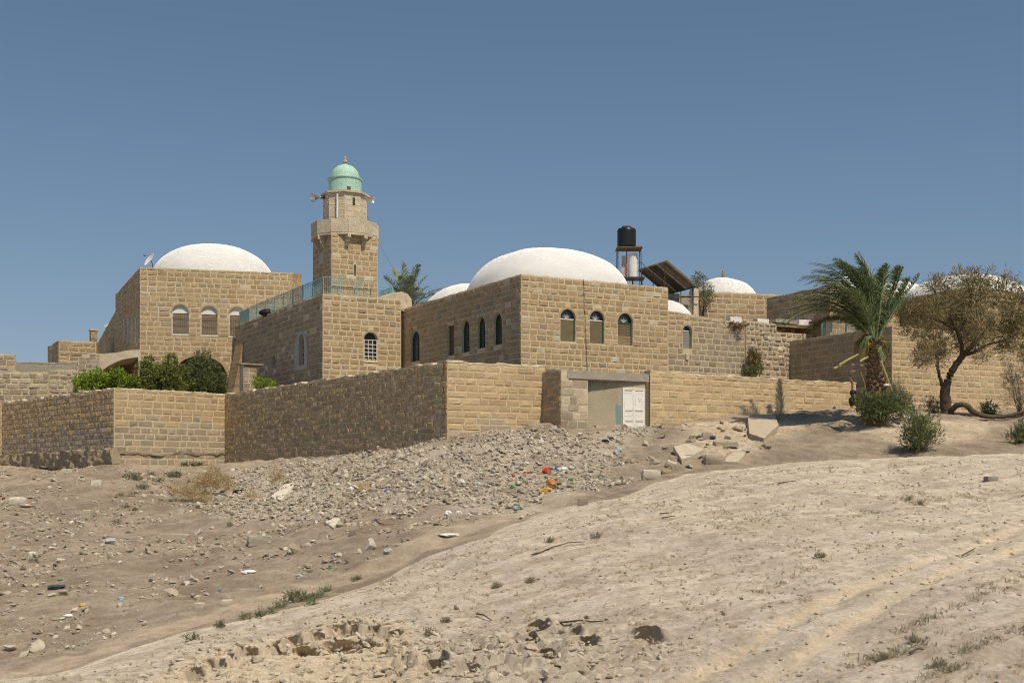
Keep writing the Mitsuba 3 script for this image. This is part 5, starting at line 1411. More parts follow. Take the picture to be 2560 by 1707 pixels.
for (a, b) in (((2098, 913), (2146, 886)), ((2150, 904), (2170, 893)), ((2201, 902), (2233, 986)), ((2085, 922), (2100, 916))):
    add(k + '__cut_stalk', tube([P(*a, YP - 0.9), P((a[0] + b[0]) / 2, (a[1] + b[1]) / 2 - 1, YP - 0.8), P(*b, YP - 0.5)], [0.075, 0.07, 0.05], 6), 'm_stalk')
scene['m_stalk'] = flat((0.34, 0.32, 0.13), 0.6)
add(k + '__hanging_strand', tube([P(2122, 935, YP - 0.5), P(2131, 960, YP - 0.6), P(2130, 1006, YP - 0.6)], 0.07, 6), 'm_palm_bark')
add(k + '__hanging_strand', tube([P(2150, 930, YP - 0.4), P(2160, 955, YP - 0.5), P(2166, 985, YP - 0.5)], 0.05, 6), 'm_palm_bark')
def blob(key, c, r, m, seed, amp=0.25, fixed=True):
    s = trimesh.creation.icosphere(2, 1.0)
    d = (meshkit.fbm(s.vertices * 1.7 + seed * 7.1, 3, seed) - 0.5) * 2 * amp * 1.6
    s.vertices = s.vertices * (1 + d[:, None]) * np.asarray(r) + np.asarray(c)
    return add(key, s, m, fixed=fixed)
for u, v, r, m, lab, cat in ((2133, 981, (0.2, 0.15, 0.16), 'm_bag_black', 'upper black plastic bag caught on the dead strands left of the palm trunk', 'bag'), (2130, 1004, (0.2, 0.15, 0.3), 'm_bag_black', 'lower black plastic bag hanging at the left foot of the palm trunk', 'bag'),
                             (2133, 912, (0.12, 0.06, 0.04), 'm_pink', 'upper pink rag caught under the palm crown', 'rag'), (2132, 929, (0.15, 0.06, 0.045), 'm_pink', 'lower pink rag caught under the palm crown', 'rag'), (2153, 914, (0.16, 0.06, 0.045), 'm_pink', 'pink rag next to the palm trunk under the crown', 'rag'),
                             (2217, 963, (0.22, 0.12, 0.07), 'm_bag_white', 'white plastic scrap on the right of the palm trunk', 'litter'), (2086, 1026, (0.13, 0.12, 0.24), 'm_bag_grey_dark', 'dark blue grey rag at the foot of the ochre wall left of the palm', 'rag')):
    k = thing('caught_' + cat if cat != 'litter' else 'plastic_scrap', lab, cat)
    Y = YP - 0.7 if u != 2086 else 82.8
    blob(k, P(u, v, Y), r, m, int(u + v))
scene['m_bag_grey_dark'] = flat((0.06, 0.065, 0.085), 0.7)

scene['m_leaf_palm_far'] = leaf((0.11, 0.15, 0.08), (0.36, 0.42, 0.25))
# the palm behind the prayer house
k = thing('date_palm', 'distant date palm rising behind the roof between the prayer house and the domed hall', 'palm tree')
YB = 127.0
rngp = np.random.default_rng(310)
cb = P(1012, 800, YB)
add(k + '__trunk', tube([[cb[0], cb[1], 4.0], cb + [0, 0, 0.2]], [0.5, 0.4], 10), 'm_palm_bark')
for u, v, b in ((1008, 655, 0), (1050, 672, 2), (1068, 690, 8), (985, 672, -6), (1030, 690, 3), (1105, 722, 16), (960, 690, -12), (1088, 755, 20), (945, 730, -18), (1020, 700, -2), (1060, 735, 10), (985, 720, -8), (1040, 720, -3), (1000, 690, 4), (1075, 715, 5), (970, 735, -5), (1095, 735, 15), (1048, 660, 3)):
    e = P(u, v, YB + rngp.uniform(-2.5, 2.5))
    mid = (cb + e) / 2 + np.array([b * -0.02, 0, 0.5])
    q = cb * 0.2 + e * 0.8 + np.array([b * -0.01, 0, 0.35])
    frond(k + '__frond', [cb, mid, q, e], rngp, 'm_leaf_palm_far', 1.0, 0.085, 44, 0.05, (0, 0, 0), 0.7)

# the feathery tree
k = thing('feathery_tree', 'brownish olive feathery tree with a dark forked trunk in front of the right hand wall', 'tree')
YT = 78.5
rt = np.random.default_rng(320)
def limb(key, pts, r, Y=YT, dy=None, bark='m_bark'):
    p = [P(u, v, Y + (0 if dy is None else dy[i])) for i, (u, v) in enumerate(pts)]
    n = len(p)
    c = _CS(np.linspace(0, 1, n), np.array(p)) if n > 2 else None
    line = c(np.linspace(0, 1, 6 * n)) if c is not None else np.array(p)
    line = line + rt.normal(0, 0.015, line.shape)
    return add(key, tube(line, np.interp(np.linspace(0, 1, len(line)), np.linspace(0, 1, len(r)), r), 9), bark, smooth=60)
tk = limb(k + '__trunk', [(2367, 1056), (2366, 1030), (2363, 1000), (2362, 968)], [0.52, 0.36, 0.34, 0.27])
limb(k + '__limb', [(2364, 985), (2372, 945), (2388, 915), (2405, 892), (2425, 870), (2455, 835), (2480, 790)], [0.26, 0.23, 0.2, 0.2, 0.15, 0.09, 0.04], dy=[0, 0, 0.1, 0.2, 0.2, 0.4, 0.6])
limb(k + '__limb', [(2360, 975), (2350, 945), (2345, 920), (2342, 895), (2325, 860)], [0.13, 0.1, 0.09, 0.07, 0.03], dy=[0, -0.1, -0.2, -0.2, -0.3])
limb(k + '__limb', [(2405, 892), (2400, 850), (2380, 800), (2350, 750), (2330, 715)], [0.15, 0.11, 0.09, 0.06, 0.03], dy=[0.2, -0.2, -0.5, -0.8, -1.0])
limb(k + '__limb', [(2410, 886), (2440, 878), (2470, 862), (2510, 850), (2545, 830)], [0.13, 0.1, 0.08, 0.06, 0.03], dy=[0.2, -0.3, -0.6, -1, -1.2])
limb(k + '__limb', [(2400, 850), (2415, 790), (2430, 735), (2425, 690)], [0.1, 0.08, 0.06, 0.02], dy=[-0.2, 0.3, 0.8, 1.1])
limb(k + '__limb', [(2395, 830), (2340, 800), (2290, 790), (2262, 800)], [0.09, 0.07, 0.05, 0.02], dy=[-0.3, 0.2, 0.5, 0.7])
limb(k + '__creeping_limb', [(2376, 1034), (2388, 1016), (2404, 1011), (2420, 1018), (2436, 1032), (2462, 1040), (2500, 1042), (2535, 1036), (2575, 1024)], [0.2, 0.17, 0.16, 0.17, 0.18, 0.15, 0.13, 0.11, 0.09], Y=77.6, dy=[0.6, 0.3, 0, 0, 0.1, 0.2, 0.3, 0.3, 0.4])
crown = [(330, 210, 85), (330, 150, 40), (540, 130, 70), (520, 70, 28), (620, 85, 30), (640, 190, 100), (720, 150, 60), (860, 250, 110), (990, 360, 110), (620, 330, 120), (450, 310, 115), (300, 390, 100), (150, 340, 80), (60, 430, 75), (190, 530, 65), (90, 580, 38), (500, 510, 115), (700, 490, 125), (860, 560, 110), (640, 610, 85), (310, 640, 85), (255, 730, 85), (390, 690, 70), (180, 770, 42), (1000, 640, 75), (890, 700, 60), (700, 750, 50), (770, 75, 28), (940, 110, 36), (560, 640, 60), (240, 820, 36), (360, 780, 40), (950, 480, 80), (1060, 250, 80), (1090, 520, 110), (1080, 720, 60), (230, 470, 70)]
bl = px_blobs([(2240 + x / 3.266, 660 + y / 3.266, r / 3.266 * 1.05) for x, y, r in crown], YT, 1.7, 33)
mesh, uv = join_uv(blob_leaves(bl, 110, 0.36, 0.042, rt, 0.35, 0.12))
add(k + '__crown', mesh, 'm_leaf_tam', uv=uv)

gh = lambda u, v: ground_hit(u, v, lambda x, y: height(x, y))
def low_blobs(rows, Y, seed=0, sink=0.0):
    return px_blobs(rows, Y, 0.35, seed)
shrub('spiky_bush', 'dark green spiky bush round the foot of the date palm', px_blobs([(2160, 1005, 22), (2180, 1015, 24), (2205, 1012, 24), (2228, 1005, 22), (2195, 1032, 20), (2170, 1030, 18), (2222, 1028, 18), (2245, 1015, 16)], 73.2, 0.4, 41, 0.9), 'm_leaf_dark', 120, 0.34, 0.05, 211, 'bush', base=P(2190, 1045, 73.2), up=0.6)
shrub('spiky_bush', 'pale grey green bush to the right of the palm foot', px_blobs([(2240, 985, 16), (2255, 1005, 18), (2268, 1020, 14), (2250, 1025, 14)], 74.2, 0.4, 42), 'm_leaf_sage', 120, 0.3, 0.05, 212, 'bush', base=P(2255, 1045, 74), up=0.6)
g = gh(2292, 1128)
shrub('spiky_bush', 'upright green shrub on the earth bank in front of the palm and the tree', px_blobs([(2280, 1035, 14), (2285, 1060, 20), (2295, 1085, 26), (2315, 1075, 22), (2275, 1090, 20), (2310, 1105, 22), (2290, 1112, 22), (2328, 1058, 14), (2335, 1090, 14)], g[1], 0.5, 43), 'm_leaf_dark2', 105, 0.36, 0.05, 213, 'bush', base=g, up=0.8)
scene['m_leaf_dark2'] = leaf((0.085, 0.11, 0.05), (0.31, 0.33, 0.16))
g = gh(2545, 1108)
shrub('spiky_bush', 'low dark green bush cut off by the right edge of the view', px_blobs([(2545, 1090, 18), (2560, 1082, 22), (2530, 1098, 12), (2575, 1095, 20)], g[1], 0.4, 44), 'm_leaf_dark', 120, 0.3, 0.05, 214, 'bush', base=g, up=0.4)
shrub('spiky_bush', 'small yellow green bush left of the forked tree trunk', px_blobs([(2330, 1020, 15), (2345, 1028, 14), (2320, 1003, 10), (2338, 1010, 12)], 79.2, 0.3, 45), 'm_leaf_sage', 110, 0.28, 0.04, 215, 'bush', base=P(2338, 1045, 79.2), up=0.6)
shrub('spiky_bush', 'small dark green weed bush against the wall right of the forked tree', px_blobs([(2460, 1022, 12), (2475, 1020, 13), (2488, 1024, 9)], 82.3, 0.2, 46), 'm_leaf_dark', 130, 0.24, 0.06, 216, 'bush', base=P(2472, 1038, 82.3), up=0.5)
shrub('bare_bush', 'leafless greyish brown twiggy bush at the right edge beside the wall', px_blobs([(2545, 930, 30), (2555, 970, 34), (2535, 990, 26), (2560, 1010, 30), (2530, 955, 22)], 80.0, 0.5, 47), 'm_leaf_dry3', 60, 0.36, 0.025, 217, 'bush', base=P(2552, 1040, 80), stems=16, up=0.5, part='twigs')
scene['m_leaf_dry3'] = leaf((0.210, 0.166, 0.123), (0.432, 0.352, 0.272), 0.2)
for u, v, rows, lab in ((478, 1240, [(450, 1225, 16), (480, 1232, 18), (510, 1248, 18), (540, 1262, 16), (560, 1270, 11), (428, 1222, 9), (525, 1275, 12)], 'long tan tumbleweed mound on the brown slope, the lower of the two dry mounds'), (520, 1225, [(505, 1205, 18), (530, 1200, 22), (555, 1208, 20), (575, 1215, 12), (535, 1180, 14), (490, 1215, 12), (560, 1190, 10)], 'round tan tumbleweed mound below the corner where sunlit and shaded walls meet'), (694, 1208, [(690, 1190, 11), (700, 1182, 10), (688, 1203, 9)], 'small tan tumbleweed at the upper edge of the grey rubble'), (630, 1255, [(622, 1235, 9), (640, 1240, 9)], 'tiny tan tumbleweed between the mounds and the grey concrete slab')):
    g = gh(u, v + 14)
    shrub('tumbleweed', lab, px_blobs(rows, g[1], 0.5, int(u), 0.8), 'm_leaf_straw', 260, 0.26, 0.022, int(u), 'dry bush', stems=0, up=0.2, shell=0.2, part='twigs')
def tuft(u, v, r, lab, m, seed, grp=None, tall=1.0):
    g = gh(u, v)
    R = r * g[1] / F
    bl = [(g + np.array([dx * R, dy * R, 0.35 * R * tall]), np.array([0.6 * R, 0.6 * R, 0.5 * R * tall])) for dx, dy in ((0, 0), (0.7, 0.1), (-0.7, -0.1), (0.2, 0.5))]
    shrub('weed', lab, bl, m, 260, max(0.1, 0.5 * R), max(0.02, 0.09 * R), seed, 'weed', grp, stems=0, up=0.7, shell=0.15, part='leaves')
TR_W = 'green weeds along the dirt track'
for i, (u, v, r) in enumerate(((740, 1505, 26), (765, 1500, 16), (795, 1494, 15), (815, 1480, 14), (672, 1536, 17), (614, 1549, 15), (700, 1520, 16), (549, 1568, 9), (482, 1600, 12), (889, 1452, 10), (780, 1512, 10), (650, 1542, 8))):
    tuft(u, v, r, 'low green weed growing in the row along the lower edge of the dirt track', 'm_leaf_weed', 400 + i, TR_W)
scene['m_leaf_weed'] = leaf((0.105, 0.131, 0.070), (0.304, 0.320, 0.184))
scene['m_leaf_weed2'] = leaf((0.20, 0.18, 0.115), (0.42, 0.38, 0.26))
SL_W = 'green weeds on the brown slope'
for i, (u, v, r) in enumerate(((335, 1200, 14), (377, 1188, 9), (436, 1192, 13), (327, 1242, 10), (289, 1312, 11), (84, 1406, 10), (356, 1222, 12), (574, 1316, 8), (395, 1205, 10), (315, 1270, 7), (300, 1240, 7), (155, 1173, 8))):
    tuft(u, v, r, 'small green weed on the brown slope below the left boundary walls', 'm_leaf_weed', 430 + i, SL_W)
FI_W = 'weeds on the pale field'
for i, (u, v, r) in enumerate(((1074, 1590, 15), (1116, 1556, 6), (1376, 1356, 7), (1326, 1455, 6), (1240, 1471, 9), (1493, 1346, 10), (2268, 1252, 10), (2300, 1262, 8), (2050, 1395, 10), (2285, 1607, 9), (2345, 1668, 16), (2210, 1650, 13))):
    tuft(u, v, r, 'small dry greyish weed on the pale field', 'm_leaf_weed2', 460 + i, FI_W)
shrub('wall_plant', 'green plant drooping from the dark hollow under the wall footing', px_blobs([(475, 1170, 13), (490, 1168, 14), (506, 1172, 11), (460, 1166, 8)], 94.6, 0.2, 61, 0.8), 'm_leaf_dark', 170, 0.2, 0.06, 218, 'plant', stems=0)

# ------------------------------------------------------------------ rocks, rubble and litter
def rock_shapes(n, seed):
    rng = np.random.default_rng(seed)
    out = []
    for i in range(n):
        p = rng.normal(size=(13, 3)); p /= np.linalg.norm(p, axis=1, keepdims=True)
        p *= rng.uniform(0.75, 1.1, (13, 1))
        p[:, 2] *= rng.uniform(0.45, 0.8)
        p[:, 0] *= rng.uniform(1.0, 1.5)
        h = trimesh.convex.convex_hull(p)
        out.append((np.asarray(h.vertices), np.asarray(h.faces)))
    return out
SHAPES_ = rock_shapes(16, 9)

def scatter(positions, sizes, seed, tilt=0.35, sink=0.15, pal=(0.0, 1.0)):
    rng = np.random.default_rng(seed)
    vs, fs, us, n = [], [], [], 0
    z = height(positions[:, 0], positions[:, 1])
    for (x, y), zz, s in zip(positions, z, sizes):
        v, f = SHAPES_[rng.integers(16)]
        a = rng.uniform(0, 6.283); t = rng.normal(0, tilt, 2)
        R = np.array([[math.cos(a), -math.sin(a), 0], [math.sin(a), math.cos(a), 0], [0, 0, 1]])
        R = np.array([[1, 0, t[0]], [0, 1, t[1]], [-t[0], -t[1], 1]]) @ R
        vs.append(v @ R.T * s + [x, y, zz + s * (0.5 - sink)]); fs.append(f + n); n += len(v)
        us.append(np.tile([rng.uniform(), rng.uniform(*pal)], (len(v), 1)))
    return (np.vstack(vs), np.vstack(fs)), np.vstack(us)

def in_zone(z, n, seed):
    rng = np.random.default_rng(seed)
    a, b, c, d = z.bounds
    out = np.zeros((0, 2))
    while len(out) < n:
        p = rng.uniform([a, b], [c, d], (n * 3, 2))
        out = np.vstack([out, p[shapely.contains_xy(z, p[:, 0], p[:, 1])]])
    return out[:n]

SLOPE_ZONE = zone((-60, 1172), (285, 1172), (563, 1176), (1118, 1106), (1360, 1078), (1600, 1078), (1500, 1215), (1250, 1285), (1000, 1375), (700, 1465), (400, 1560), (-60, 1670))
FIELD_ZONE = zone((0, 1712), (560, 1575), (1100, 1385), (1450, 1268), (1750, 1188), (2600, 1145), (2650, 1715))
HEAP_ZONE = zone((1000, 1200), (1180, 1150), (1330, 1120), (1480, 1110), (1620, 1090), (1560, 1150), (1440, 1215), (1300, 1265), (1150, 1275), (1020, 1260))
TRACK_BAND = np.vstack([TRACK_B])
def keep_off_track(p, w=1.1):
    return p[poly_dist(p[:, 0], p[:, 1], TRACK_B) > w]
rr_ = np.random.default_rng(71)
def sizes(n, lo, hi, pw=2.5):
    return lo + (hi - lo) * rr_.uniform(0, 1, n) ** pw
p = in_zone(DUST_ZONE.buffer(2.0), 21000, 1)
pn = meshkit.fbm(np.column_stack([p / 2.6, p[:, 0] * 0]), 3, 13)
p = keep_off_track(p[(pn + 0.35 * gauss_zone(p[:, 0], p[:, 1], DUST_ZONE, 2.0)) > 0.66], 0.9)
m, uv = scatter(p, sizes(len(p), 0.018, 0.15, 3.4), 2, pal=(0.0, 1.1))
m2, uv2 = m, uv
add('rubble', m, 'm_rock', uv=uv); labels['rubble'] = {'label': 'dense grey and white rubble spilled down the slope below the walls', 'category': 'rubble', 'kind': 'stuff'}
p = in_zone(SLOPE_ZONE, 13000, 3)
pn = meshkit.fbm(np.column_stack([p / 3.2, p[:, 0] * 0]), 3, 19)
p = keep_off_track(p[pn + np.random.default_rng(20).uniform(-0.12, 0.12, len(p)) > 0.53], 0.8)
m, uv = scatter(p, sizes(len(p), 0.02, 0.15, 3.0), 4, pal=(0.0, 1.0))
add('scattered_stones', m, 'm_rock', uv=uv); labels['scattered_stones'] = {'label': 'small stones strewn over the brown slope', 'category': 'stones', 'kind': 'stuff'}
p = in_zone(FIELD_ZONE, 5200, 5)
m, uv = scatter(p, sizes(len(p), 0.012, 0.055, 3), 6, pal=(0.0, 0.5))
add('field_pebbles', m, 'm_rock', uv=uv); labels['field_pebbles'] = {'label': 'pebbles and clods on the pale field', 'category': 'pebbles', 'kind': 'stuff'}
qe = ERODE + np.random.default_rng(33).normal(0, 1, (1500, 2)) * [2.6, 2.0]
qs = SCARP[np.random.default_rng(34).integers(0, len(SCARP) - 1, 600)] + np.random.default_rng(35).normal(0, 0.7, (600, 2))
p = np.vstack([qe, qs]); p = p[(p[:, 1] > 23) & (p[:, 1] < 34)]
m, uv = scatter(p, sizes(len(p), 0.02, 0.11, 2.5), 36, sink=0.3, pal=(0.0, 0.2))
add('earth_clods', m, 'm_clod', uv=uv); labels['earth_clods'] = {'label': 'crumbled pale clods of crust on the eroded bank', 'category': 'clods', 'kind': 'stuff'}
scene['m_clod'] = dif(lambda p, n, uv: mix((0.33, 0.28, 0.215), (0.53, 0.475, 0.39), uv.x) * (0.8 + 0.4 * fbm(p.x * 9, p.y * 9, p.z * 9, 3)), 0.95, 0.15)
def rocks(zone_, n, lo, hi, seed, label, group, pal):
    p = keep_off_track(in_zone(zone_, n, seed), 0.9)
    s = lo + (hi - lo) * np.random.default_rng(seed).uniform(0, 1, len(p)) ** 1.6
    for i in range(len(p)):
        ru, rv = proj(np.append(p[i], height(p[i, 0], p[i, 1])))
        col = 'left' if ru < 500 else 'middle' if ru < 1000 else 'right'
        row_ = 'upper' if rv < (1290 if ru < 1000 else 1180) else 'lower'
        k = thing('rock', label % (row_ + ' ' + col), 'rock', group)
        m, uv = scatter(p[i:i + 1], s[i:i + 1], seed * 1000 + i, pal=pal)
        add(k, m, 'm_rock', uv=uv, fixed=True)
rocks(DUST_ZONE, 90, 0.11, 0.25, 11, 'angular pale rubble stone in the %s part of the debris spill', 'larger stones in the rubble spill', (0.1, 0.9))
rocks(SLOPE_ZONE, 120, 0.11, 0.27, 12, 'pale stone lying loose on the %s part of the brown slope', 'larger loose stones on the brown slope', (0.0, 0.9))

rocks(zone((1610, 1090), (1890, 1052), (1960, 1110), (1860, 1150), (1620, 1185)), 45, 0.1, 0.3, 14, 'brownish stone among the rock slabs in the %s part of the bank', 'stones on the bank among the rock slabs', (0.0, 0.3))

def lump(name, label, u, v, w, h, dpt, seed, m='m_rock', turn=0.0, tilt=(0, 0), pal=(0.5, 0.6), flatness=1.0, cat='rock', blocky=0.8, group=None):
    """A single stone or slab that shows at (u, v), its middle, w by h pixels large."""
    g = gh(u, v + h * 0.5)
    Y = g[1]
    W, H_ = w * Y / F / 2, h * Y / F / 2
    rng = np.random.default_rng(seed)
    b = trimesh.creation.box((2, 2, 2)).subdivide().subdivide()
    x = np.asarray(b.vertices)
    sph = x / np.linalg.norm(x, axis=1, keepdims=True) * 1.2
    x = x * blocky + sph * (1 - blocky)
    x = x + (meshkit.fbm(x * 1.1 + seed * 3.7, 3, seed)[:, None] - 0.5) * 0.45 * unit([1, 0.6, 0.8])
    x = x * [W, dpt / 2, H_]
    ca, sa_ = math.cos(turn), math.sin(turn)
    R = np.array([[ca, -sa_, 0], [sa_, ca, 0], [0, 0, 1]])
    tx, ty = tilt
    R = R @ np.array([[1, 0, 0], [0, math.cos(tx), -math.sin(tx)], [0, math.sin(tx), math.cos(tx)]]) @ np.array([[math.cos(ty), 0, math.sin(ty)], [0, 1, 0], [-math.sin(ty), 0, math.cos(ty)]])
    vv = x @ R.T + [g[0], g[1] + dpt * 0.2, g[2] + H_ * 0.62]
    k = thing(name, label, cat, group)
    add(k, trimesh.Trimesh(vv, b.faces, process=False), m, uv=np.tile(pal, (len(vv), 1)), fixed=True)

def slab(name, label, corners, thick, m='m_rock', pal=(0.8, 0.45), seed=0, lift=0.12, cat='slab'):
    """A broken slab: its upper face through ground points under these pixels, lifted, with a real thickness."""
    g = np.array([gh(u, v) for u, v in corners])
    c = g.mean(0)
    uu, s_, vt = np.linalg.svd(g - c)
    n = vt[2] if vt[2][2] > 0 else -vt[2]
    a = vt[0]; b = np.cross(n, a)
    poly = Polygon([((q - c) @ a, (q - c) @ b) for q in g]).buffer(0)
    me = trimesh.creation.extrude_polygon(poly, thick, engine='earcut')
    v, f = trimesh.remesh.subdivide_to_size(me.vertices, me.faces, 0.35)
    v = c + v[:, :1] * a + v[:, 1:2] * b + (v[:, 2:] - thick + lift) * n
    k = thing(name, label, cat)
    add(k, rough(trimesh.Trimesh(v, f, process=False), 0.035, 0.5, seed), m, uv=np.tile(pal, (len(v), 1)), fixed=True)

slab('rock_slab', 'flat beige slab tilted over a dark gap on the right end of the rubble, above the field edge', [(1684, 1134), (1716, 1119), (1735, 1125), (1760, 1141), (1722, 1158), (1705, 1162)], 0.28, pal=(0.9, 0.15), seed=1, lift=0.3)
slab('rock_slab', 'big pale slab with a dark undercut left side, on the bank below the ochre wall', [(1868, 1060), (1882, 1046), (1936, 1044), (1944, 1082), (1908, 1106), (1872, 1096)], 0.6, pal=(0.6, 0.0), seed=5, lift=0.3)
lump('boulder', 'rounded brownish boulder right beside the tilted beige slab', 1786, 1145, 52, 30, 1.0, 6, pal=(0.45, 0.0), blocky=0.35)
slab('rock_slab', 'sloping pale slab between the rounded boulder and the earth bank', [(1806, 1160), (1838, 1128), (1870, 1118), (1862, 1140), (1845, 1160)], 0.3, pal=(0.7, 0.2), seed=3, lift=0.1)
lump('boulder', 'smooth pale boulder at the lower end of the rock row beside the field edge', 1628, 1183, 46, 26, 1.0, 8, pal=(0.9, 0.35), blocky=0.6)
lump('boulder', 'small yellow stone between the tilted slab and the smooth pale boulder', 1667, 1178, 24, 10, 0.4, 9, pal=(0.5, 0.0), m='m_yellowstone', blocky=0.6)
scene['m_yellowstone'] = flat((0.42, 0.31, 0.16), 0.9)
lump('boulder', 'light fragment propped in the dark gap left of the tilted slab', 1678, 1158, 24, 14, 0.35, 10, tilt=(0.3, 0.4), pal=(0.9, 0.5))
lump('boulder', 'flat ledge stone just left of the big undercut boulder', 1815, 1108, 60, 14, 0.9, 12, pal=(0.6, 0.15))
lump('boulder', 'dark grey stone lump left of the big undercut boulder', 1768, 1088, 26, 18, 0.5, 13, pal=(0.2, 0.6))
slab('concrete_slab', 'pale grey concrete slab lying on the left end of the rubble spill', [(680, 1248), (712, 1216), (736, 1212), (735, 1222), (704, 1256)], 0.18, pal=(0.7, 1.0), seed=5, lift=0.16)
slab('concrete_slab', 'small tilted grey concrete slab in the middle of the brown slope', [(812, 1312), (840, 1300), (852, 1304), (834, 1326)], 0.14, pal=(0.55, 1.0), seed=6, lift=0.14)
lump('concrete_block', 'greyish concrete block casting a dark shadow on the brown slope', 648, 1347, 60, 26, 0.6, 15, m='m_concrete', turn=0.35, pal=(0.5, 0.5), cat='block')
lump('boulder', 'white rounded stone near the left edge of the slope', 42, 1249, 40, 18, 0.6, 16, pal=(0.9, 0.9), blocky=0.5)
lump('boulder', 'white angular stone on the upper left slope under the sunlit boundary wall', 241, 1205, 24, 14, 0.4, 17, pal=(1.0, 0.95))
lump('boulder', 'pale stone at the foot of the shaded far left boundary wall', 168, 1177, 30, 16, 0.5, 18, pal=(0.9, 0.4))
lump('boulder', 'tan upright stone with a shaded side on the left slope', 216, 1284, 24, 28, 0.5, 19, pal=(0.8, 0.1))
lump('boulder', 'small bright white stone low on the left slope', 80, 1384, 17, 15, 0.3, 20, pal=(1.0, 1.0), blocky=0.5)
lump('boulder', 'ochre block at the upper middle of the rubble spill', 910, 1213, 26, 22, 0.6, 21, m='m_yellowstone')
lump('boulder', 'dark brown stone with a white edge at the field edge under the orange litter', 1458, 1252, 26, 20, 0.5, 22, pal=(0.15, 0.0))
lump('boulder', 'dark grey stone near the right edge of the pale field', 2480, 1195, 26, 14, 0.5, 23, pal=(0.1, 0.6))
lump('boulder', 'pale stone standing at the foot of the dark gateway side', 1385, 1068, 14, 14, 0.4, 24, pal=(0.9, 0.5))
lump('boulder', 'flat tan rock half buried on the lower left slope', 450, 1340, 40, 14, 0.6, 25, pal=(0.7, 0.1))
lump('boulder', 'pale stone beside the dirt track at lower left', 566, 1505, 26, 18, 0.45, 26, pal=(0.8, 0.4), blocky=0.6)
lump('boulder', 'reddish stone on the slope left of the concrete block', 545, 1372, 30, 16, 0.4, 27, pal=(0.2, 0.0))
lump('boulder', 'pale stone right above the dirt track at lower left', 498, 1512, 24, 16, 0.4, 28, pal=(0.75, 0.3))
LIT = [(1366, 1178, 22, 17, 'm_red', 'bright red plastic container in the rubble', 'container'), (1379, 1208, 20, 22, 'm_orange', 'orange plastic rag just under the red container', 'rag'), (1365, 1226, 36, 18, 'm_yellow', 'yellow brown sack below the orange rag', 'sack'),
       (1408, 1174, 26, 12, 'm_bag_white', 'white plastic bag right of the red container', 'bag'), (1391, 1171, 9, 9, 'm_blue', 'blue scrap touching the white bag beside the red container', 'scrap'), (1426, 1170, 22, 9, 'm_bag_grey', 'grey sheet scrap right of the white bag', 'scrap'),
       (1427, 1199, 11, 8, 'm_bag_green', 'small green scrap right of the orange rag', 'scrap'), (1281, 1217, 10, 12, 'm_bag_green', 'green scrap left of the yellow brown sack', 'scrap'), (1505, 1190, 17, 8, 'm_bag_green', 'green and white scrap near the field edge right of the sack', 'scrap'),
       (1290, 1272, 20, 9, 'm_tealpaint', 'teal plastic sheet at the lower edge of the rubble', 'scrap'), (1313, 1158, 22, 7, 'm_bag_white', 'long white scrap left above the red container', 'scrap'), (1512, 1104, 22, 10, 'm_bag_black', 'black rubbish bag on the heap below the white door', 'bag'), (1530, 1098, 14, 9, 'm_bag_black', 'second black rubbish bag nearer the white door', 'bag'),
       (1545, 1127, 18, 18, 'm_bag_grey', 'pale grey rumpled sheet on the heap right of the black bags', 'scrap'), (1350, 1108, 16, 9, 'm_bag_grey', 'grey plastic scrap high on the bare dirt left of the door', 'scrap'),
       (1283, 1190, 9, 7, 'm_red', 'small dark red scrap in the rubble left of the red container', 'scrap'), (1316, 1182, 18, 5, 'm_red', 'thin red strip left of the red container', 'scrap'), (1419, 1217, 9, 5, 'm_red', 'tiny red scrap right of the yellow brown sack', 'scrap'),
       (301, 1497, 15, 8, 'm_skyblue', 'sky blue scrap on the lower left slope', 'scrap'), (546, 1478, 11, 7, 'm_blue', 'dark blue scrap on the lower slope above the dirt track', 'scrap'), (272, 1352, 34, 14, 'm_bag_grey', 'pale bluish crumpled sheet on the left slope', 'scrap'), (465, 1222, 16, 6, 'm_red', 'red scrap beside the tan tumbleweed mounds', 'scrap'),
       (876, 1222, 14, 9, 'm_bag_white', 'white scrap left of the ochre block', 'scrap'), (966, 1226, 10, 7, 'm_blue', 'blue scrap right of the ochre block', 'scrap'), (1120, 1283, 18, 12, 'm_bag_white', 'left one of two white rags at the lower middle of the rubble', 'scrap'), (1147, 1281, 14, 10, 'm_bag_white', 'right one of two white rags at the lower middle of the rubble', 'scrap'),
       (1130, 1337, 60, 7, 'm_bag_white', 'long white plastic strip beside the dirt track', 'scrap'), (1192, 1209, 20, 10, 'm_bag_grey', 'light grey scrap in the thick rubble', 'scrap'), (824, 1420, 14, 6, 'm_bag_green', 'green scrap on the brown slope above the track', 'scrap'), (748, 1441, 16, 12, 'm_bag_grey', 'pale blue grey scrap above the dirt track weeds', 'scrap'),
       (970, 1378, 24, 14, 'm_bag_grey', 'grey rag beside the dirt track at the middle', 'scrap'), (1780, 1094, 20, 12, 'm_bag_grey_dark', 'dark blue grey rag between the rocks below the ochre wall', 'rag'), (600, 1228, 40, 8, 'm_bag_black', 'black strip of sheeting right of the tumbleweed mounds', 'scrap'), (138, 1467, 40, 12, 'm_bag_grey_dark', 'dark grey rag low on the left slope', 'rag'), (150, 1450, 14, 6, 'm_bag_green', 'green scrap just above the dark grey rag on the left slope', 'scrap'),
       (620, 1430, 34, 9, 'm_bag_white', 'white crumpled strip on the slope below the concrete block', 'scrap'), (170, 1540, 24, 9, 'm_bag_white', 'white scrap on the brown earth near the track at far left', 'scrap'), (480, 1210, 10, 5, 'm_bag_white', 'tiny white scrap touching the round tumbleweed mound', 'scrap'), (205, 1512, 18, 9, 'm_yellow', 'yellowish scrap on the lower left slope', 'scrap')]
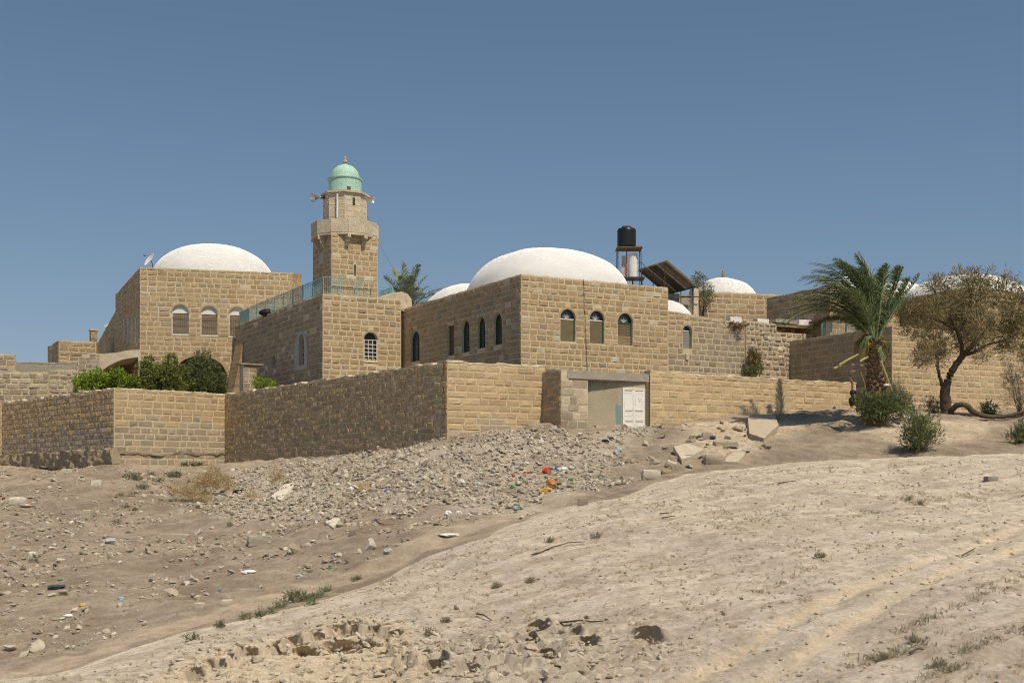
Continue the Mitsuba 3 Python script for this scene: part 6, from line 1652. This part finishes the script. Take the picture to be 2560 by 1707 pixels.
for i, (u, v, w_, h_, m, lab, cat) in enumerate(LIT):
    g = gh(u, v + h_ * 0.4)
    Y = g[1]
    k = thing('litter_' + cat if cat != 'scrap' else 'litter_scrap', lab, cat)
    W, H_ = w_ * Y / F / 2, h_ * Y / F / 2
    blob(k, g + [0, 0.1, H_ * 0.75], (W, max(0.1, min(W, 0.3)), H_ * 1.05), m, 500 + i, 0.4)
rs_ = np.random.default_rng(91)
for i, (pts, lab) in enumerate((([(1400, 1562), (1450, 1559), (1508, 1561)], 'long thin stick on the pale field above the holes'), ([(1330, 1392), (1380, 1372), (1462, 1360)], 'thin dark branch on the pale field below the orange litter'), ([(1650, 1290), (1672, 1288)], 'short dark stick in the middle of the pale field, the upper of the pair'), ([(1655, 1300), (1688, 1294)], 'short dark stick in the middle of the pale field, the lower of the pair'), ([(2405, 1395), (2438, 1376)], 'short black stick on the field beside the sandy track'), ([(1945, 1214), (1990, 1206)], 'thin dark twig on the upper right of the pale field'), ([(2275, 1640), (2310, 1630)], 'dark piece of wood at the bottom right of the field'), ([(944, 1309), (985, 1316)], 'curved black cable end on the brown slope'), ([(1192, 1540), (1228, 1558)], 'thin pale twig near the left holes of the field'))):
    k = thing('stick', lab, 'stick')
    pp = [gh(u, v) + [0, 0, 0.05 + 0.04 * rs_.uniform()] for u, v in pts]
    n = len(pp)
    pp = [pp[0]] + [q for a, b in zip(pp[:-1], pp[1:]) for q in ((a + b) / 2 + rs_.normal(0, 0.03, 3), b)]
    add(k, tube(pp, np.linspace(0.026, 0.012, len(pp)), 5), 'm_bark', fixed=True)
# weedy furrows at the lower right
wp = []
wr = np.random.default_rng(55)
for a, b, n_ in (((2230, 1590), (2560, 1440), 46), ((2130, 1668), (2350, 1600), 34), ((2380, 1640), (2560, 1570), 26), ((2290, 1700), (2450, 1660), 20), ((1890, 1490), (2080, 1400), 18), ((2140, 1290), (2420, 1240), 26), ((1780, 1320), (2000, 1270), 16)):
    for _ in range(n_):
        t = wr.uniform()
        g = gh(a[0] + (b[0] - a[0]) * t + wr.normal(0, 8), a[1] + (b[1] - a[1]) * t + wr.normal(0, 5))
        wp.append(g)
wp = np.array(wp)
wb = np.repeat(wp, 11, 0) + np.column_stack([wr.normal(0, 0.09, (len(wp) * 11, 2)), np.zeros(len(wp) * 11)])
wd = np.column_stack([wr.normal(0, 0.6, (len(wb), 2)), np.full(len(wb), 0.8)])
v, f, uv = leaves(wb, wd, 0.12, 0.018, wr)
add('furrow_weeds', (v, f), 'm_leaf_weed2', uv=uv)
labels['furrow_weeds'] = {'label': 'dry olive weeds growing in lines along the furrows of the pale field', 'category': 'weeds', 'kind': 'stuff'}
# dry grass on the field and the bank
p = in_zone(FIELD_ZONE, 2600, 21)
p = p[(meshkit.fbm(np.stack([p[:, 0] / 3, p[:, 1] / 3, p[:, 0] * 0], -1), 3, 5) > 0.47) & (poly_dist(p[:, 0], p[:, 1], TRACK) > 0.9)]
q = keep_off_track(in_zone(SLOPE_ZONE, 500, 22), 1.0)
p = np.vstack([p, q, in_zone(MOUND_ZONE, 300, 23)])
rg = np.random.default_rng(23)
base = np.repeat(np.column_stack([p, height(p[:, 0], p[:, 1])]), 9, 0) + np.append(np.array([0.0, 0]), 0) + np.column_stack([rg.normal(0, 0.035, (len(p) * 9, 2)), np.zeros(len(p) * 9)])
dirs = np.column_stack([rg.normal(0, 0.75, (len(base), 2)), np.full(len(base), 0.6)])
v, f, uv = leaves(base, dirs, 0.105, 0.014, rg)
add('dry_grass', (v, f), 'm_leaf_straw2', uv=uv)
scene['m_leaf_straw2'] = leaf((0.263, 0.201, 0.123), (0.544, 0.448, 0.288), 0.3)
labels['dry_grass'] = {'label': 'sparse dry grass stubble dotted over the field and bank', 'category': 'grass', 'kind': 'stuff'}
